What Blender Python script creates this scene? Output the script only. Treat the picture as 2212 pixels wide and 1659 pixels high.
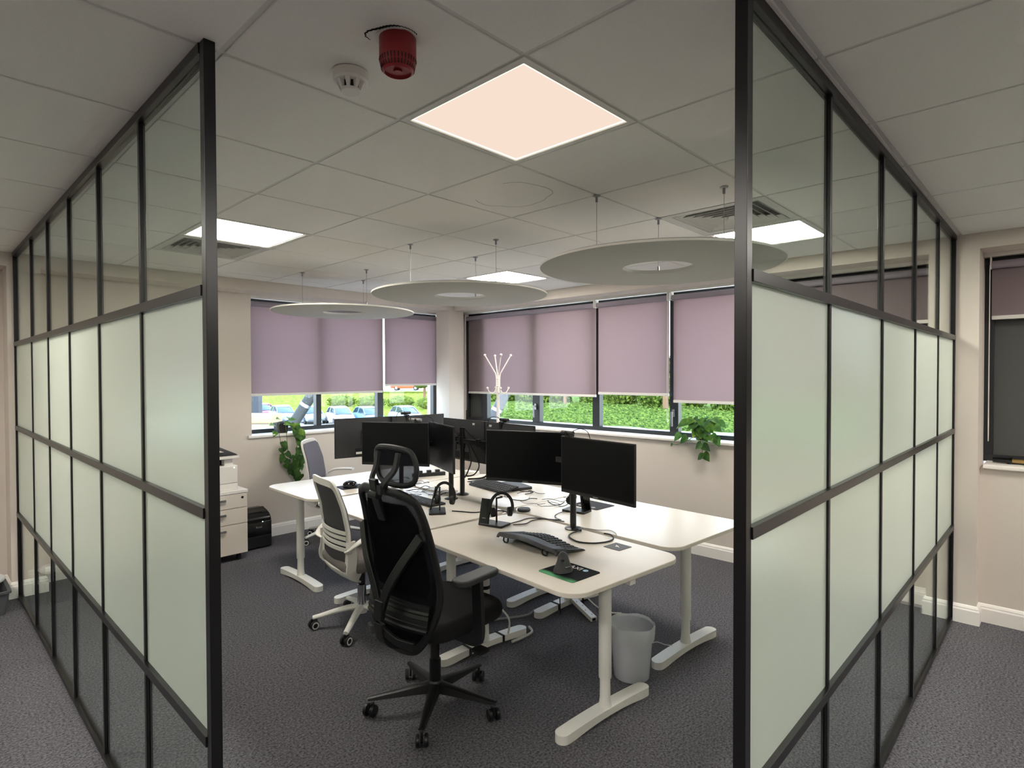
import bpy, bmesh, math, random
from mathutils import Vector, Matrix, noise
PI = math.pi
S = bpy.context.scene
for o in list(bpy.data.objects): bpy.data.objects.remove(o)
COL = S.collection
H = 2.53                                   # ceiling height

# ------------------------------------------------------------------ camera
cam_d = bpy.data.cameras.new('camera'); cam = bpy.data.objects.new('camera', cam_d); COL.objects.link(cam)
cam_d.sensor_width = 36; cam_d.lens = 36 * 1258.57 / 2212; cam_d.clip_start = 0.05; cam_d.clip_end = 600
yaw, pit, rol = math.radians(43.715), math.radians(-0.932), math.radians(-0.172)
fw = Vector((math.cos(pit)*math.cos(yaw), math.cos(pit)*math.sin(yaw), math.sin(pit)))
ri = fw.cross(Vector((0,0,1))).normalized(); up = ri.cross(fw)
r2 = ri*math.cos(rol) + up*math.sin(rol); u2 = -ri*math.sin(rol) + up*math.cos(rol)
cam.matrix_world = Matrix(((r2.x,u2.x,-fw.x,-1.226),(r2.y,u2.y,-fw.y,-1.120),(r2.z,u2.z,-fw.z,1.630),(0,0,0,1)))
S.camera = cam

# ------------------------------------------------------------------ exposure, sky, sun
S.view_settings.view_transform = 'Standard'; S.view_settings.look = 'None'
S.view_settings.gamma = 1; S.view_settings.use_curve_mapping = False
S.view_settings.exposure = 0.50
W = bpy.data.worlds.new('sky'); S.world = W; W.use_nodes = True
wn = W.node_tree; wn.nodes.clear()
wo = wn.nodes.new('ShaderNodeOutputWorld'); wb = wn.nodes.new('ShaderNodeBackground')
wtc = wn.nodes.new('ShaderNodeTexCoord'); wsep = wn.nodes.new('ShaderNodeSeparateXYZ'); wr = wn.nodes.new('ShaderNodeValToRGB')
wn.links.new(wtc.outputs['Generated'], wsep.inputs[0]); wn.links.new(wsep.outputs['Z'], wr.inputs[0])
wr.color_ramp.elements[0].position = 0.0; wr.color_ramp.elements[0].color = (0.86,0.93,1.0,1)
wr.color_ramp.elements[1].position = 0.6; wr.color_ramp.elements[1].color = (0.45,0.68,1.0,1)
wn.links.new(wr.outputs[0], wb.inputs[0]); wb.inputs[1].default_value = 6.5
wn.links.new(wb.outputs[0], wo.inputs[0])
sun_d = bpy.data.lights.new('sun', 'SUN'); sun = bpy.data.objects.new('sun', sun_d); COL.objects.link(sun)
sun_d.energy = 2.2; sun_d.angle = 0.02; sun_d.color = (1.0,0.95,0.85)
sun.rotation_euler = Vector((0.62,0.55,-0.75)).to_track_quat('-Z','Y').to_euler()
PANEL = 26.0                                # radiance of the ceiling light diffusers

# ------------------------------------------------------------------ materials
def lin(c):
    if isinstance(c, str):
        c = [int(c[i:i+2],16)/255 for i in (0,2,4)]
    return [(x/12.92 if x <= 0.04045 else ((x+0.055)/1.055)**2.4) for x in c] + [1]
MATS = {}
def mat(name, col, rough=0.6, metal=0.0, spec=0.5, noise_s=None, noise_a=0.0, bump=0.0, bump_s=200, coat=0.0, sheen=0.0, trans=0.0):
    m = bpy.data.materials.new(name); m.use_nodes = True; n = m.node_tree; b = n.nodes['Principled BSDF']
    c = lin(col); b.inputs['Base Color'].default_value = c
    b.inputs['Roughness'].default_value = rough; b.inputs['Metallic'].default_value = metal
    b.inputs['Specular IOR Level'].default_value = spec
    if coat: b.inputs['Coat Weight'].default_value = coat; b.inputs['Coat Roughness'].default_value = 0.08
    if sheen: b.inputs['Sheen Weight'].default_value = sheen
    tc = n.nodes.new('ShaderNodeTexCoord')
    if noise_s:
        nt = n.nodes.new('ShaderNodeTexNoise'); nt.inputs['Scale'].default_value = noise_s; nt.inputs['Detail'].default_value = 4
        n.links.new(tc.outputs['Object'], nt.inputs['Vector'])
        mx = n.nodes.new('ShaderNodeMixRGB'); mx.inputs[1].default_value = [max(0,x*(1-noise_a)) for x in c[:3]]+[1]
        mx.inputs[2].default_value = [min(1,x*(1+noise_a)) for x in c[:3]]+[1]
        n.links.new(nt.outputs['Fac'], mx.inputs[0]); n.links.new(mx.outputs[0], b.inputs['Base Color'])
    if bump:
        nb = n.nodes.new('ShaderNodeTexNoise'); nb.inputs['Scale'].default_value = bump_s; nb.inputs['Detail'].default_value = 3
        n.links.new(tc.outputs['Object'], nb.inputs['Vector'])
        bp = n.nodes.new('ShaderNodeBump'); bp.inputs['Strength'].default_value = bump; bp.inputs['Distance'].default_value = 0.004
        n.links.new(nb.outputs['Fac'], bp.inputs['Height']); n.links.new(bp.outputs[0], b.inputs['Normal'])
    MATS[name] = m
    return m
def emis(name, col, st):
    m = bpy.data.materials.new(name); m.use_nodes = True; n = m.node_tree; n.nodes.clear()
    e = n.nodes.new('ShaderNodeEmission'); e.inputs[0].default_value = list(col)+[1]; e.inputs[1].default_value = st
    o = n.nodes.new('ShaderNodeOutputMaterial'); n.links.new(e.outputs[0], o.inputs[0]); return m
def schlick(n, ior):
    f0 = ((ior-1)/(ior+1))**2
    lw = n.nodes.new('ShaderNodeLayerWeight'); lw.inputs[0].default_value = 0.5
    p = n.nodes.new('ShaderNodeMath'); p.operation = 'POWER'; p.inputs[1].default_value = 5
    a = n.nodes.new('ShaderNodeMath'); a.operation = 'MULTIPLY_ADD'; a.inputs[1].default_value = (1-f0)*0.5; a.inputs[2].default_value = f0*0.9
    n.links.new(lw.outputs['Facing'], p.inputs[0]); n.links.new(p.outputs[0], a.inputs[0]); return a
def thin_glass(name, tint, ior=1.5, rough=0.0):
    m = bpy.data.materials.new(name); m.use_nodes = True; n = m.node_tree; n.nodes.clear()
    t = n.nodes.new('ShaderNodeBsdfTransparent'); t.inputs[0].default_value = list(tint)+[1]
    g = n.nodes.new('ShaderNodeBsdfGlossy'); g.inputs['Roughness'].default_value = rough
    f = schlick(n, ior)
    mx = n.nodes.new('ShaderNodeMixShader'); o = n.nodes.new('ShaderNodeOutputMaterial')
    n.links.new(f.outputs[0], mx.inputs[0]); n.links.new(t.outputs[0], mx.inputs[1]); n.links.new(g.outputs[0], mx.inputs[2]); n.links.new(mx.outputs[0], o.inputs[0])
    return m
def mixtrans(name, dcol, tcol, fac, alpha=0.0, gloss=0.0):
    """fabric / film: diffuse + translucent, alpha = share let straight through"""
    m = bpy.data.materials.new(name); m.use_nodes = True; n = m.node_tree; n.nodes.clear()
    d = n.nodes.new('ShaderNodeBsdfDiffuse'); d.inputs[0].default_value = lin(dcol)
    t = n.nodes.new('ShaderNodeBsdfTranslucent'); t.inputs[0].default_value = lin(tcol)
    mx = n.nodes.new('ShaderNodeMixShader'); mx.inputs[0].default_value = fac
    o = n.nodes.new('ShaderNodeOutputMaterial')
    n.links.new(d.outputs[0], mx.inputs[1]); n.links.new(t.outputs[0], mx.inputs[2])
    last = mx
    if alpha:
        tr = n.nodes.new('ShaderNodeBsdfTransparent'); m2 = n.nodes.new('ShaderNodeMixShader'); m2.inputs[0].default_value = alpha
        n.links.new(last.outputs[0], m2.inputs[1]); n.links.new(tr.outputs[0], m2.inputs[2]); last = m2
    if gloss:
        g = n.nodes.new('ShaderNodeBsdfGlossy'); g.inputs['Roughness'].default_value = 0.25
        f = schlick(n, 1.45); m3 = n.nodes.new('ShaderNodeMixShader')
        n.links.new(f.outputs[0], m3.inputs[0]); n.links.new(last.outputs[0], m3.inputs[1]); n.links.new(g.outputs[0], m3.inputs[2]); last = m3
    n.links.new(last.outputs[0], o.inputs[0]); return m

M_wall  = mat('painted_wall','D9CFC5',0.75,bump=0.05,bump_s=300)
M_trim  = mat('white_gloss_trim','F2EEE8',0.35)
M_tile  = mat('mineral_ceiling_tile','F0EDE8',0.9,noise_s=220,noise_a=0.05,bump=0.25,bump_s=350)
M_tbar  = mat('white_ceiling_grid','D8D7D3',0.5)
M_black = mat('black_powder_coat','0D0D0F',0.32)
M_frameblk = mat('anthracite_window_frame','1E2124',0.4)
M_white = mat('white_powder_coat','EFEDE6',0.38)
M_desk  = mat('white_desk_laminate','DFD7CB',0.28,spec=0.35)
M_plastic_w = mat('white_plastic','E6E2DC',0.4)
M_plastic_b = mat('black_plastic','121214',0.42)
M_plastic_d = mat('charcoal_plastic','26272A',0.5)
M_gloss_b = mat('glossy_black_plastic','08080A',0.12)
M_screen = mat('dark_monitor_screen','040407',0.3,spec=0.2)
M_rubber = mat('black_rubber','0C0C0D',0.7)
M_fabric_b = mat('black_fabric','0B0B0D',0.95,bump=0.3,bump_s=900)
M_fabric_g = mat('grey_chair_fabric','6A6870',0.95,bump=0.3,bump_s=900)
M_fabric_s = mat('grey_seat_fabric','77716E',0.95,bump=0.3,bump_s=900)
M_chrome = mat('chrome','C8C8CC',0.15,1.0)
M_metal = mat('brushed_steel','9A9A9C',0.35,1.0)
M_felt  = mat('grey_acoustic_felt','B9B8B4',0.95,noise_s=300,noise_a=0.04)
M_red   = mat('red_plastic','8E1A20',0.4)
M_redd  = mat('dark_red_slots','3A0508',0.6)
M_dark  = mat('dark_void','08080A',0.9)
M_grass = None
M_clear = thin_glass('clear_partition_glass',(0.93,0.97,0.945),1.5)
M_pane  = thin_glass('window_glass',(0.97,0.99,0.98),1.35)
M_blind = mixtrans('mauve_blind_fabric','A09396','C8B4B6',0.42)
M_sticker = mat('white_sticker','DCDAD2',0.6)
M_grout = mat('dark_mesh_knit','26262B',0.85)

def frosted():
    m = bpy.data.materials.new('frosted_film_glass'); m.use_nodes = True; n = m.node_tree; n.nodes.clear()
    r = n.nodes.new('ShaderNodeBsdfRefraction'); r.inputs['Roughness'].default_value = 0.5; r.inputs['IOR'].default_value = 1.12
    r.inputs[0].default_value = (0.97,1.0,0.95,1)
    t = n.nodes.new('ShaderNodeBsdfTranslucent'); t.inputs[0].default_value = (0.96,1.0,0.90,1)
    d = n.nodes.new('ShaderNodeBsdfDiffuse'); d.inputs[0].default_value = (0.72,0.86,0.74,1)
    a = n.nodes.new('ShaderNodeMixShader'); a.inputs[0].default_value = 0.62
    b = n.nodes.new('ShaderNodeMixShader'); b.inputs[0].default_value = 0.22
    g = n.nodes.new('ShaderNodeBsdfGlossy'); g.inputs['Roughness'].default_value = 0.3
    f = schlick(n, 1.3); c = n.nodes.new('ShaderNodeMixShader')
    o = n.nodes.new('ShaderNodeOutputMaterial')
    n.links.new(r.outputs[0], a.inputs[1]); n.links.new(t.outputs[0], a.inputs[2])
    n.links.new(a.outputs[0], b.inputs[1]); n.links.new(d.outputs[0], b.inputs[2])
    n.links.new(f.outputs[0], c.inputs[0]); n.links.new(b.outputs[0], c.inputs[1]); n.links.new(g.outputs[0], c.inputs[2])
    n.links.new(c.outputs[0], o.inputs[0]); return m
M_frost = frosted()

def carpet():
    m = mat('grey_loop_carpet','5E5F64',0.97,spec=0.1); n = m.node_tree; b = n.nodes['Principled BSDF']
    tc = n.nodes.new('ShaderNodeTexCoord')
    a = n.nodes.new('ShaderNodeTexNoise'); a.inputs['Scale'].default_value = 95; a.inputs['Detail'].default_value = 5; a.inputs['Roughness'].default_value = 0.75
    c = n.nodes.new('ShaderNodeTexNoise'); c.inputs['Scale'].default_value = 1.3; c.inputs['Detail'].default_value = 2
    rp = n.nodes.new('ShaderNodeValToRGB'); rp.color_ramp.elements[0].position = 0.34; rp.color_ramp.elements[1].position = 0.68
    rp.color_ramp.elements[0].color = lin('29292D'); rp.color_ramp.elements[1].color = lin('86848A')
    mx = n.nodes.new('ShaderNodeMixRGB'); mx.blend_type = 'MULTIPLY'; mx.inputs[0].default_value = 0.25
    n.links.new(tc.outputs['Object'], a.inputs['Vector']); n.links.new(tc.outputs['Object'], c.inputs['Vector'])
    n.links.new(a.outputs['Fac'], rp.inputs[0]); n.links.new(rp.outputs[0], mx.inputs[1]); n.links.new(c.outputs['Fac'], mx.inputs[2])
    n.links.new(mx.outputs[0], b.inputs['Base Color'])
    bp = n.nodes.new('ShaderNodeBump'); bp.inputs['Strength'].default_value = 0.7; bp.inputs['Distance'].default_value = 0.004
    n.links.new(a.outputs['Fac'], bp.inputs['Height']); n.links.new(bp.outputs[0], b.inputs['Normal'])
    return m
M_carpet = carpet()
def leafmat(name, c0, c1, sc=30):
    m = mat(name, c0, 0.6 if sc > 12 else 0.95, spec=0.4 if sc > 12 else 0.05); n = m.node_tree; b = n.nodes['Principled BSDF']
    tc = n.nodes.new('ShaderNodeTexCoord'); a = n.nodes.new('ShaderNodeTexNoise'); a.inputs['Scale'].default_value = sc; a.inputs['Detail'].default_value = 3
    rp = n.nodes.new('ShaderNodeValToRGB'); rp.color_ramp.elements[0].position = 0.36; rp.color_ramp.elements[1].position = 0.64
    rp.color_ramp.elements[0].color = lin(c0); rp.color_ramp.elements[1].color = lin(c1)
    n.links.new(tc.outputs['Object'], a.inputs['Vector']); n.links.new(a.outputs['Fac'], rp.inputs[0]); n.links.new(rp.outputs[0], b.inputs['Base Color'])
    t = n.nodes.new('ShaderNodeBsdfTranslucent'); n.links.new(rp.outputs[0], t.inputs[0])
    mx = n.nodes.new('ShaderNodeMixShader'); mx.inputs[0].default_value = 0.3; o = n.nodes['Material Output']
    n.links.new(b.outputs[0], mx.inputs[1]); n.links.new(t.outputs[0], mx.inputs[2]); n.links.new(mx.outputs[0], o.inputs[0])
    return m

# ------------------------------------------------------------------ mesh helpers
class MB:
    def __init__(s, M=None): s.bm = bmesh.new(); s.M = M or Matrix()
    def _v(s, p): return s.bm.verts.new(s.M @ Vector(p))
    def _f(s, vs):
        try: return s.bm.faces.new(vs)
        except ValueError: return None
    def box(s, x0,x1,y0,y1,z0,z1, M=None):
        M = M or Matrix()
        v = [s._v(M @ Vector(p)) for p in ((x0,y0,z0),(x1,y0,z0),(x1,y1,z0),(x0,y1,z0),(x0,y0,z1),(x1,y0,z1),(x1,y1,z1),(x0,y1,z1))]
        for f in ((3,2,1,0),(4,5,6,7),(0,1,5,4),(1,2,6,5),(2,3,7,6),(3,0,4,7)): s._f([v[i] for i in f])
        return s
    def hexa(s, b, t):
        """4 bottom pts, 4 top pts (ccw seen from above)"""
        v = [s._v(p) for p in list(b)+list(t)]
        for f in ((3,2,1,0),(4,5,6,7),(0,1,5,4),(1,2,6,5),(2,3,7,6),(3,0,4,7)): s._f([v[i] for i in f])
        return s
    def rings(s, rs, closed_u=True, cap=True, closed_v=False):
        R = [[s._v(p) for p in r] for r in rs]
        n = len(R[0]); m = len(R)
        for i in range(m if closed_v else m-1):
            a, b = R[i], R[(i+1)%m]
            for j in range(n if closed_u else n-1):
                s._f([a[j], a[(j+1)%n], b[(j+1)%n], b[j]])
        if cap and not closed_v:
            s._f(list(reversed(R[0]))); s._f(R[-1])
        return s
    def cyl(s, p0, p1, r0, r1=None, seg=20, cap=True):
        r1 = r0 if r1 is None else r1
        p0, p1 = Vector(p0), Vector(p1); d = (p1-p0).normalized()
        a = d.orthogonal().normalized(); b = d.cross(a)
        rs = [[p + r*(a*math.cos(t*2*PI/seg)+b*math.sin(t*2*PI/seg)) for t in range(seg)] for p, r in ((p0,r0),(p1,r1))]
        return s.rings(rs, True, cap)
    def lathe(s, prof, c=(0,0,0), seg=32, cap=True, axis='z', closed=False):
        c = Vector(c); rs = []
        for r, z in prof:
            ring = []
            for t in range(seg):
                x, y = r*math.cos(t*2*PI/seg), r*math.sin(t*2*PI/seg)
                p = (x,y,z) if axis=='z' else ((z,x,y) if axis=='x' else (y,z,x))
                ring.append(c+Vector(p))
            rs.append(ring)
        return s.rings(rs, True, cap and not closed, closed)
    def sph(s, c, r, sc=(1,1,1), seg=16, n=10):
        c = Vector(c); rs = []
        for i in range(1, n):
            a = PI*i/n
            rs.append([c+Vector((sc[0]*r*math.sin(a)*math.cos(t*2*PI/seg), sc[1]*r*math.sin(a)*math.sin(t*2*PI/seg), -sc[2]*r*math.cos(a))) for t in range(seg)])
        return s.rings(rs)
    def sweep(s, pts, sec, closed=False, up=(0,0,1), scale=None):
        """sec: list of (side, up) offsets"""
        pts = [Vector(p) for p in pts]; n = len(pts); rs = []; up = Vector(up)
        for i, p in enumerate(pts):
            if closed: d = pts[(i+1)%n]-pts[i-1]
            else: d = pts[min(i+1,n-1)]-pts[max(i-1,0)]
            d.normalize(); side = d.cross(up)
            if side.length < 1e-4: side = d.orthogonal()
            side.normalize(); u = side.cross(d)
            k = scale[i] if scale else 1
            rs.append([p+side*a*k+u*b*k for a, b in sec])
        return s.rings(rs, True, not closed, closed)
    def tube(s, pts, r, seg=8, closed=False, up=(0,0,1)):
        pts = [Vector(p) for p in pts]; n = len(pts); rs = []; nrm = None
        for i, p in enumerate(pts):
            if closed: d = pts[(i+1)%n]-pts[i-1]
            else: d = pts[min(i+1,n-1)]-pts[max(i-1,0)]
            d.normalize()
            if nrm is None: nrm = d.orthogonal().normalized()
            nrm = (nrm - d*nrm.dot(d))
            nrm = nrm.normalized() if nrm.length > 1e-5 else d.orthogonal().normalized()
            b = d.cross(nrm); rr = r[i] if isinstance(r,(list,tuple)) else r
            rs.append([p+rr*(nrm*math.cos(t*2*PI/seg)+b*math.sin(t*2*PI/seg)) for t in range(seg)])
        return s.rings(rs, True, not closed, closed)
    def prism(s, poly, z0, z1):
        return s.rings([[(x,y,z0) for x,y in poly],[(x,y,z1) for x,y in poly]])
    def rrect(s, x0,x1,y0,y1,z0,z1,r,seg=6, M=None):
        P = rr(x0,x1,y0,y1,r,seg)
        M = M or Matrix()
        return s.rings([[M@Vector((x,y,z0)) for x,y in P],[M@Vector((x,y,z1)) for x,y in P]])
    def sheet(s, fn, nu, nv, th=0.0):
        """fn(u,v)->(point); closed slab of thickness th along fn normals if th"""
        top = [[Vector(fn(i/nu, j/nv)) for j in range(nv+1)] for i in range(nu+1)]
        if not th:
            V = [[s._v(p) for p in r] for r in top]
            for i in range(nu):
                for j in range(nv): s._f([V[i][j],V[i+1][j],V[i+1][j+1],V[i][j+1]])
            return s
        def nr(i,j):
            a = top[min(i+1,nu)][j]-top[max(i-1,0)][j]; b = top[i][min(j+1,nv)]-top[i][max(j-1,0)]
            return a.cross(b).normalized()
        V = [[s._v(p) for p in r] for r in top]
        B = [[s._v(top[i][j]-nr(i,j)*th) for j in range(nv+1)] for i in range(nu+1)]
        for i in range(nu):
            for j in range(nv):
                s._f([V[i][j],V[i+1][j],V[i+1][j+1],V[i][j+1]]); s._f([B[i][j+1],B[i+1][j+1],B[i+1][j],B[i][j]])
        for i in range(nu):
            s._f([V[i+1][0],V[i][0],B[i][0],B[i+1][0]]); s._f([V[i][nv],V[i+1][nv],B[i+1][nv],B[i][nv]])
        for j in range(nv):
            s._f([V[0][j],V[0][j+1],B[0][j+1],B[0][j]]); s._f([V[nu][j+1],V[nu][j],B[nu][j],B[nu][j+1]])
        return s
def rr(x0,x1,y0,y1,r,seg=6):
    P = []
    for cx,cy,a0 in ((x1-r,y1-r,0),(x0+r,y1-r,90),(x0+r,y0+r,180),(x1-r,y0+r,270)):
        for k in range(seg+1):
            a = math.radians(a0+90*k/seg); P.append((cx+r*math.cos(a), cy+r*math.sin(a)))
    return P
def circ(r, seg=8): return [(r*math.cos(t*2*PI/seg), r*math.sin(t*2*PI/seg)) for t in range(seg)]
def smoothpts(pts, k=6, closed=False):
    P = [Vector(p) for p in pts]; n = len(P); out = []
    rng = range(n) if closed else range(n-1)
    for i in rng:
        p0 = P[i-1] if (closed or i>0) else P[0]; p1 = P[i]; p2 = P[(i+1)%n]
        p3 = P[(i+2)%n] if (closed or i+2<n) else P[-1]
        for j in range(k):
            t = j/k
            out.append(0.5*((2*p1)+(-p0+p2)*t+(2*p0-5*p1+4*p2-p3)*t*t+(-p0+3*p1-3*p2+p3)*t**3))
    if not closed: out.append(P[-1])
    return out
def obj(name, mb, m, parent=None, smooth=False, bev=0.0, bseg=2, loc=None, sub=0):
    me = bpy.data.meshes.new(name); bm = mb.bm
    bmesh.ops.recalc_face_normals(bm, faces=bm.faces); bm.to_mesh(me); bm.free()
    o = bpy.data.objects.new(name, me); COL.objects.link(o); me.materials.append(m)
    if smooth or bev:
        me.polygons.foreach_set('use_smooth', [True]*len(me.polygons)); me.set_sharp_from_angle(angle=math.radians(38))
    if bev:
        b = o.modifiers.new('bevel','BEVEL'); b.width = bev; b.segments = bseg; b.limit_method = 'ANGLE'; b.angle_limit = math.radians(40)
        b.harden_normals = True
    if sub:
        q = o.modifiers.new('sub','SUBSURF'); q.levels = sub; q.render_levels = sub
    if parent: o.parent = parent
    if loc: o.location = loc
    return o
def tag(o, label=None, cat=None, group=None, kind=None):
    if label: o['label'] = label
    if cat: o['category'] = cat
    if group: o['group'] = group
    if kind: o['kind'] = kind
    return o
def thing(name, label, cat, loc=(0,0,0), rz=0, group=None, kind=None):
    o = bpy.data.objects.new(name, None); COL.objects.link(o); o.empty_display_size = 0.1
    o.location = loc; o.rotation_euler = (0,0,rz)
    return tag(o, label, cat, group, kind)
def struct(name, mb, m, **k):
    o = obj(name, mb, m, **k)
    if not k.get('parent'): o['kind'] = 'structure'
    return o
def dup(root, loc, rz, label, group=None):
    r = root.copy(); COL.objects.link(r); r.location = loc; r.rotation_euler = (0,0,rz); r['label'] = label
    if group: r['group'] = group
    def rec(src, dst):
        for ch in list(src.children):
            c = ch.copy(); COL.objects.link(c); c.parent = dst; rec(ch, c)
    rec(root, r); return r
def text(name, s, size, m, parent, M, depth=0.0006):
    cu = bpy.data.curves.new(name,'FONT'); cu.body = s; cu.size = size; cu.extrude = depth; cu.align_x = 'CENTER'; cu.align_y = 'CENTER'
    t = bpy.data.objects.new(name+'_tmp', cu); COL.objects.link(t)
    bpy.context.view_layer.update()
    me = bpy.data.meshes.new_from_object(t.evaluated_get(bpy.context.evaluated_depsgraph_get()))
    bpy.data.objects.remove(t); me.materials.clear(); me.materials.append(m)
    me.transform(M)
    o = bpy.data.objects.new(name, me); COL.objects.link(o)
    if parent: o.parent = parent
    return o
def Rz(a): return Matrix.Rotation(a,4,'Z')
def Ry(a): return Matrix.Rotation(a,4,'Y')
def Rx(a): return Matrix.Rotation(a,4,'X')
def T(x,y,z): return Matrix.Translation((x,y,z))

# ================================================================== SETTING
struct('floor', MB().box(-8,4.3,-8,5.1,-0.2,0), M_carpet)
# ceiling: slab + grid + tiles
G = 0.6
b = MB(); gap = 0.007
skip = {(0,0),(0,4),(4,0),(4,4),(-4,0),(-4,4),(-4,-4),(0,-4),(4,-4),(0,5),(3,0)}
for i in range(-13,7):
    for j in range(-13,8):
        if (i,j) in skip: continue
        x0, x1, y0, y1 = i*G+gap, (i+1)*G-gap, j*G+gap, (j+1)*G-gap
        x1 = min(x1, 3.56 if j < 7 else 3.5); y1 = min(y1, 4.46)
        if x1-x0 < 0.02 or y1-y0 < 0.02: continue
        b.box(x0,x1,y0,y1,H,H+0.012)
struct('ceiling', b, M_tile, bev=0.003, bseg=1)
b = MB()
for i in range(-13,7):
    if -7.9 < i*G < 3.5: b.box(i*G-0.012,i*G+0.012,-8,4.46,H+0.004,H+0.03)
for j in range(-13,8):
    b.box(-8,3.56,j*G-0.012,j*G+0.012,H+0.0045,H+0.03)
b.box(-8,3.56,4.44,4.46,H+0.003,H+0.03); b.box(3.54,3.56,-8,4.44,H+0.003,H+0.03)
struct('trim_1', b, M_tbar)
struct('trim_2', MB().box(-8,4.3,-8,5.1,H+0.1,H+0.3), M_tile)

# walls -------------------------------------------------------------
b = MB()
b.box(-8,3.56,4.46,5.08,2.43,H+0.1)                      # bulkhead over the windows
b.box(-8,1.15,4.71,5.08,0,2.43); b.box(1.15,3.62,4.71,5.08,0,1.005)
b.box(-0.695,-0.50,4.46,4.71,0,2.43)                      # pier at the partition
struct('wall_left', b, M_wall)
b = MB()
b.box(3.48,3.72,4.46,4.71,0,2.43); b.box(3.62,4.10,4.60,5.08,0,2.43)
struct('wall_corner', b, M_wall)
b = MB()
b.box(3.56,4.10,-8,5.08,2.43,H+0.1)
b.box(3.72,4.10,-0.43,4.60,0,1.005)
b.box(3.55,4.10,-0.70,-0.43,0,2.43)
b.box(3.66,4.10,-3.6,-0.70,0,1.005); b.box(3.66,4.10,-8,-3.6,0,2.43)
struct('wall_right', b, M_wall)
struct('wall_rear', MB().box(-6.2,4.1,-6.2,-6,0,H+0.1), M_wall)
struct('wall_front', MB().box(-6.2,-6,-6.2,5.08,0,H+0.1), M_wall)

def base_prof(d=0.018, h=0.12):
    return [(0,0),(d,0),(d,h*0.72),(d*0.75,h*0.80),(d*0.75,h*0.86),(d*0.35,h*0.96),(0,h)]
def baseboard(name, pts):
    """pts along the wall foot, room on the right-hand side of travel"""
    b = MB(); P = [Vector((x,y)) for x,y in pts]; pr_ = base_prof(); rs = []
    for i, p in enumerate(P):
        ns = []
        if i > 0: d = (P[i]-P[i-1]).normalized(); ns.append(Vector((d.y,-d.x)))
        if i < len(P)-1: d = (P[i+1]-P[i]).normalized(); ns.append(Vector((d.y,-d.x)))
        if len(ns) == 2: n = (ns[0]+ns[1]); n /= (n.length_squared/2)
        else: n = ns[0]
        rs.append([(p.x+n.x*a, p.y+n.y*a, z) for a, z in pr_])
    b.rings(rs, True, True); return struct(name, b, M_trim)
baseboard('baseboard_left', [(-8,4.71),(-0.695,4.71),(-0.695,4.46),(-0.50,4.46),(-0.50,4.71),(3.48,4.71),(3.48,4.46),(3.72,4.46)])
baseboard('baseboard_right', [(3.72,4.46),(3.72,-0.43),(3.55,-0.43),(3.55,-0.70),(3.66,-0.70),(3.66,-8)])

# windows -----------------------------------------------------------
def window(name, axis, plane, a0, a1, z0, z1, mull, fw_=0.05, infill=()):
    """axis 'x': window in plane Y=plane running along X; axis 'y': plane X=plane along Y"""
    root = thing(name, None, None, kind='structure')
    def bx(b, u0,u1,d0,d1,w0,w1):
        if axis == 'x': b.box(u0,u1,plane+d0,plane+d1,w0,w1)
        else: b.box(plane+d0,plane+d1,u0,u1,w0,w1)
    f = MB()
    bx(f,a0,a1,0,0.07,z0,z0+0.045); bx(f,a0,a1,0,0.07,z1-0.06,z1)
    bx(f,a0,a0+fw_,0,0.07,z0+0.045,z1-0.06); bx(f,a1-fw_,a1,0,0.07,z0+0.045,z1-0.06)
    for m0,m1 in mull: bx(f,m0,m1,0,0.07,z0+0.045,z1-0.06)
    obj('window_frame', f, M_frameblk, root, bev=0.003)
    es = [a0+fw_]+[e for m in mull for e in m]+[a1-fw_]
    for k in range(0,len(es),2):
        p = MB(); e0, e1 = es[k], es[k+1]
        bx(p, e0, e1, 0.04, 0.046, z0+0.045, z1-0.06)
        obj('infill_panel' if k//2 in infill else 'window_pane', p, M_infill if k//2 in infill else M_pane, root)
    return root, bx
M_infill = mat('dark_grey_infill_panel','4B4C4B',0.55)
w1, bx1 = window('window_1','x',4.89,1.15,3.62,1.03,2.43,[(1.93,1.99),(2.72,2.80)])
w2, bx2 = window('window_2','y',3.88,-0.43,4.60,1.03,2.43,[(0.64,0.73),(1.57,1.66),(2.48,2.57),(3.32,3.43),(4.20,4.30)],infill=(0,5))
w3, bx3 = window('window_3','y',3.88,-3.6,-0.70,1.03,2.43,[(-2.2,-2.12)],infill=(0,1))
# sills
def sill(parent, axis, lo, hi, d0, d1):
    b = MB()
    prof = [(d1,1.005),(d0+0.01,1.005),(d0,1.012),(d0,1.028),(d0+0.008,1.035),(d1,1.035)]
    if axis == 'x': b.rings([[(x,y,z) for y,z in prof] for x in (lo,hi)])
    else: b.rings([[(x,y,z) for x,z in prof] for y in (lo,hi)])
    return obj('window_sill', b, M_trim, parent, smooth=True)
sill(w1,'x',1.11,3.62,4.68,4.92); sill(w2,'y',-0.43,4.60,3.69,3.92); sill(w3,'y',-3.6,-0.72,3.63,3.92)
# white rail above blinds (head of the reveal)
b = MB(); b.box(1.15,3.62,4.80,4.86,2.405,2.43); obj('head_rail', b, M_trim, w1)
b = MB(); b.box(3.79,3.85,-0.43,4.60,2.405,2.43); obj('head_rail', b, M_trim, w2)
b = MB(); b.box(3.79,3.85,-3.6,-0.70,2.405,2.43); obj('head_rail', b, M_trim, w3)
# handles on the right window mullions
for yy in (0.685,1.615,3.375):
    h = MB(); h.box(3.865,3.88,yy-0.014,yy+0.014,1.22,1.29); h.box(3.835,3.865,yy-0.009,yy+0.009,1.25,1.27)
    h.rrect(3.830,3.842,yy-0.010,yy+0.010,1.13,1.27,0.005,3)
    obj('window_handle', h, M_metal, w2, bev=0.002)

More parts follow.
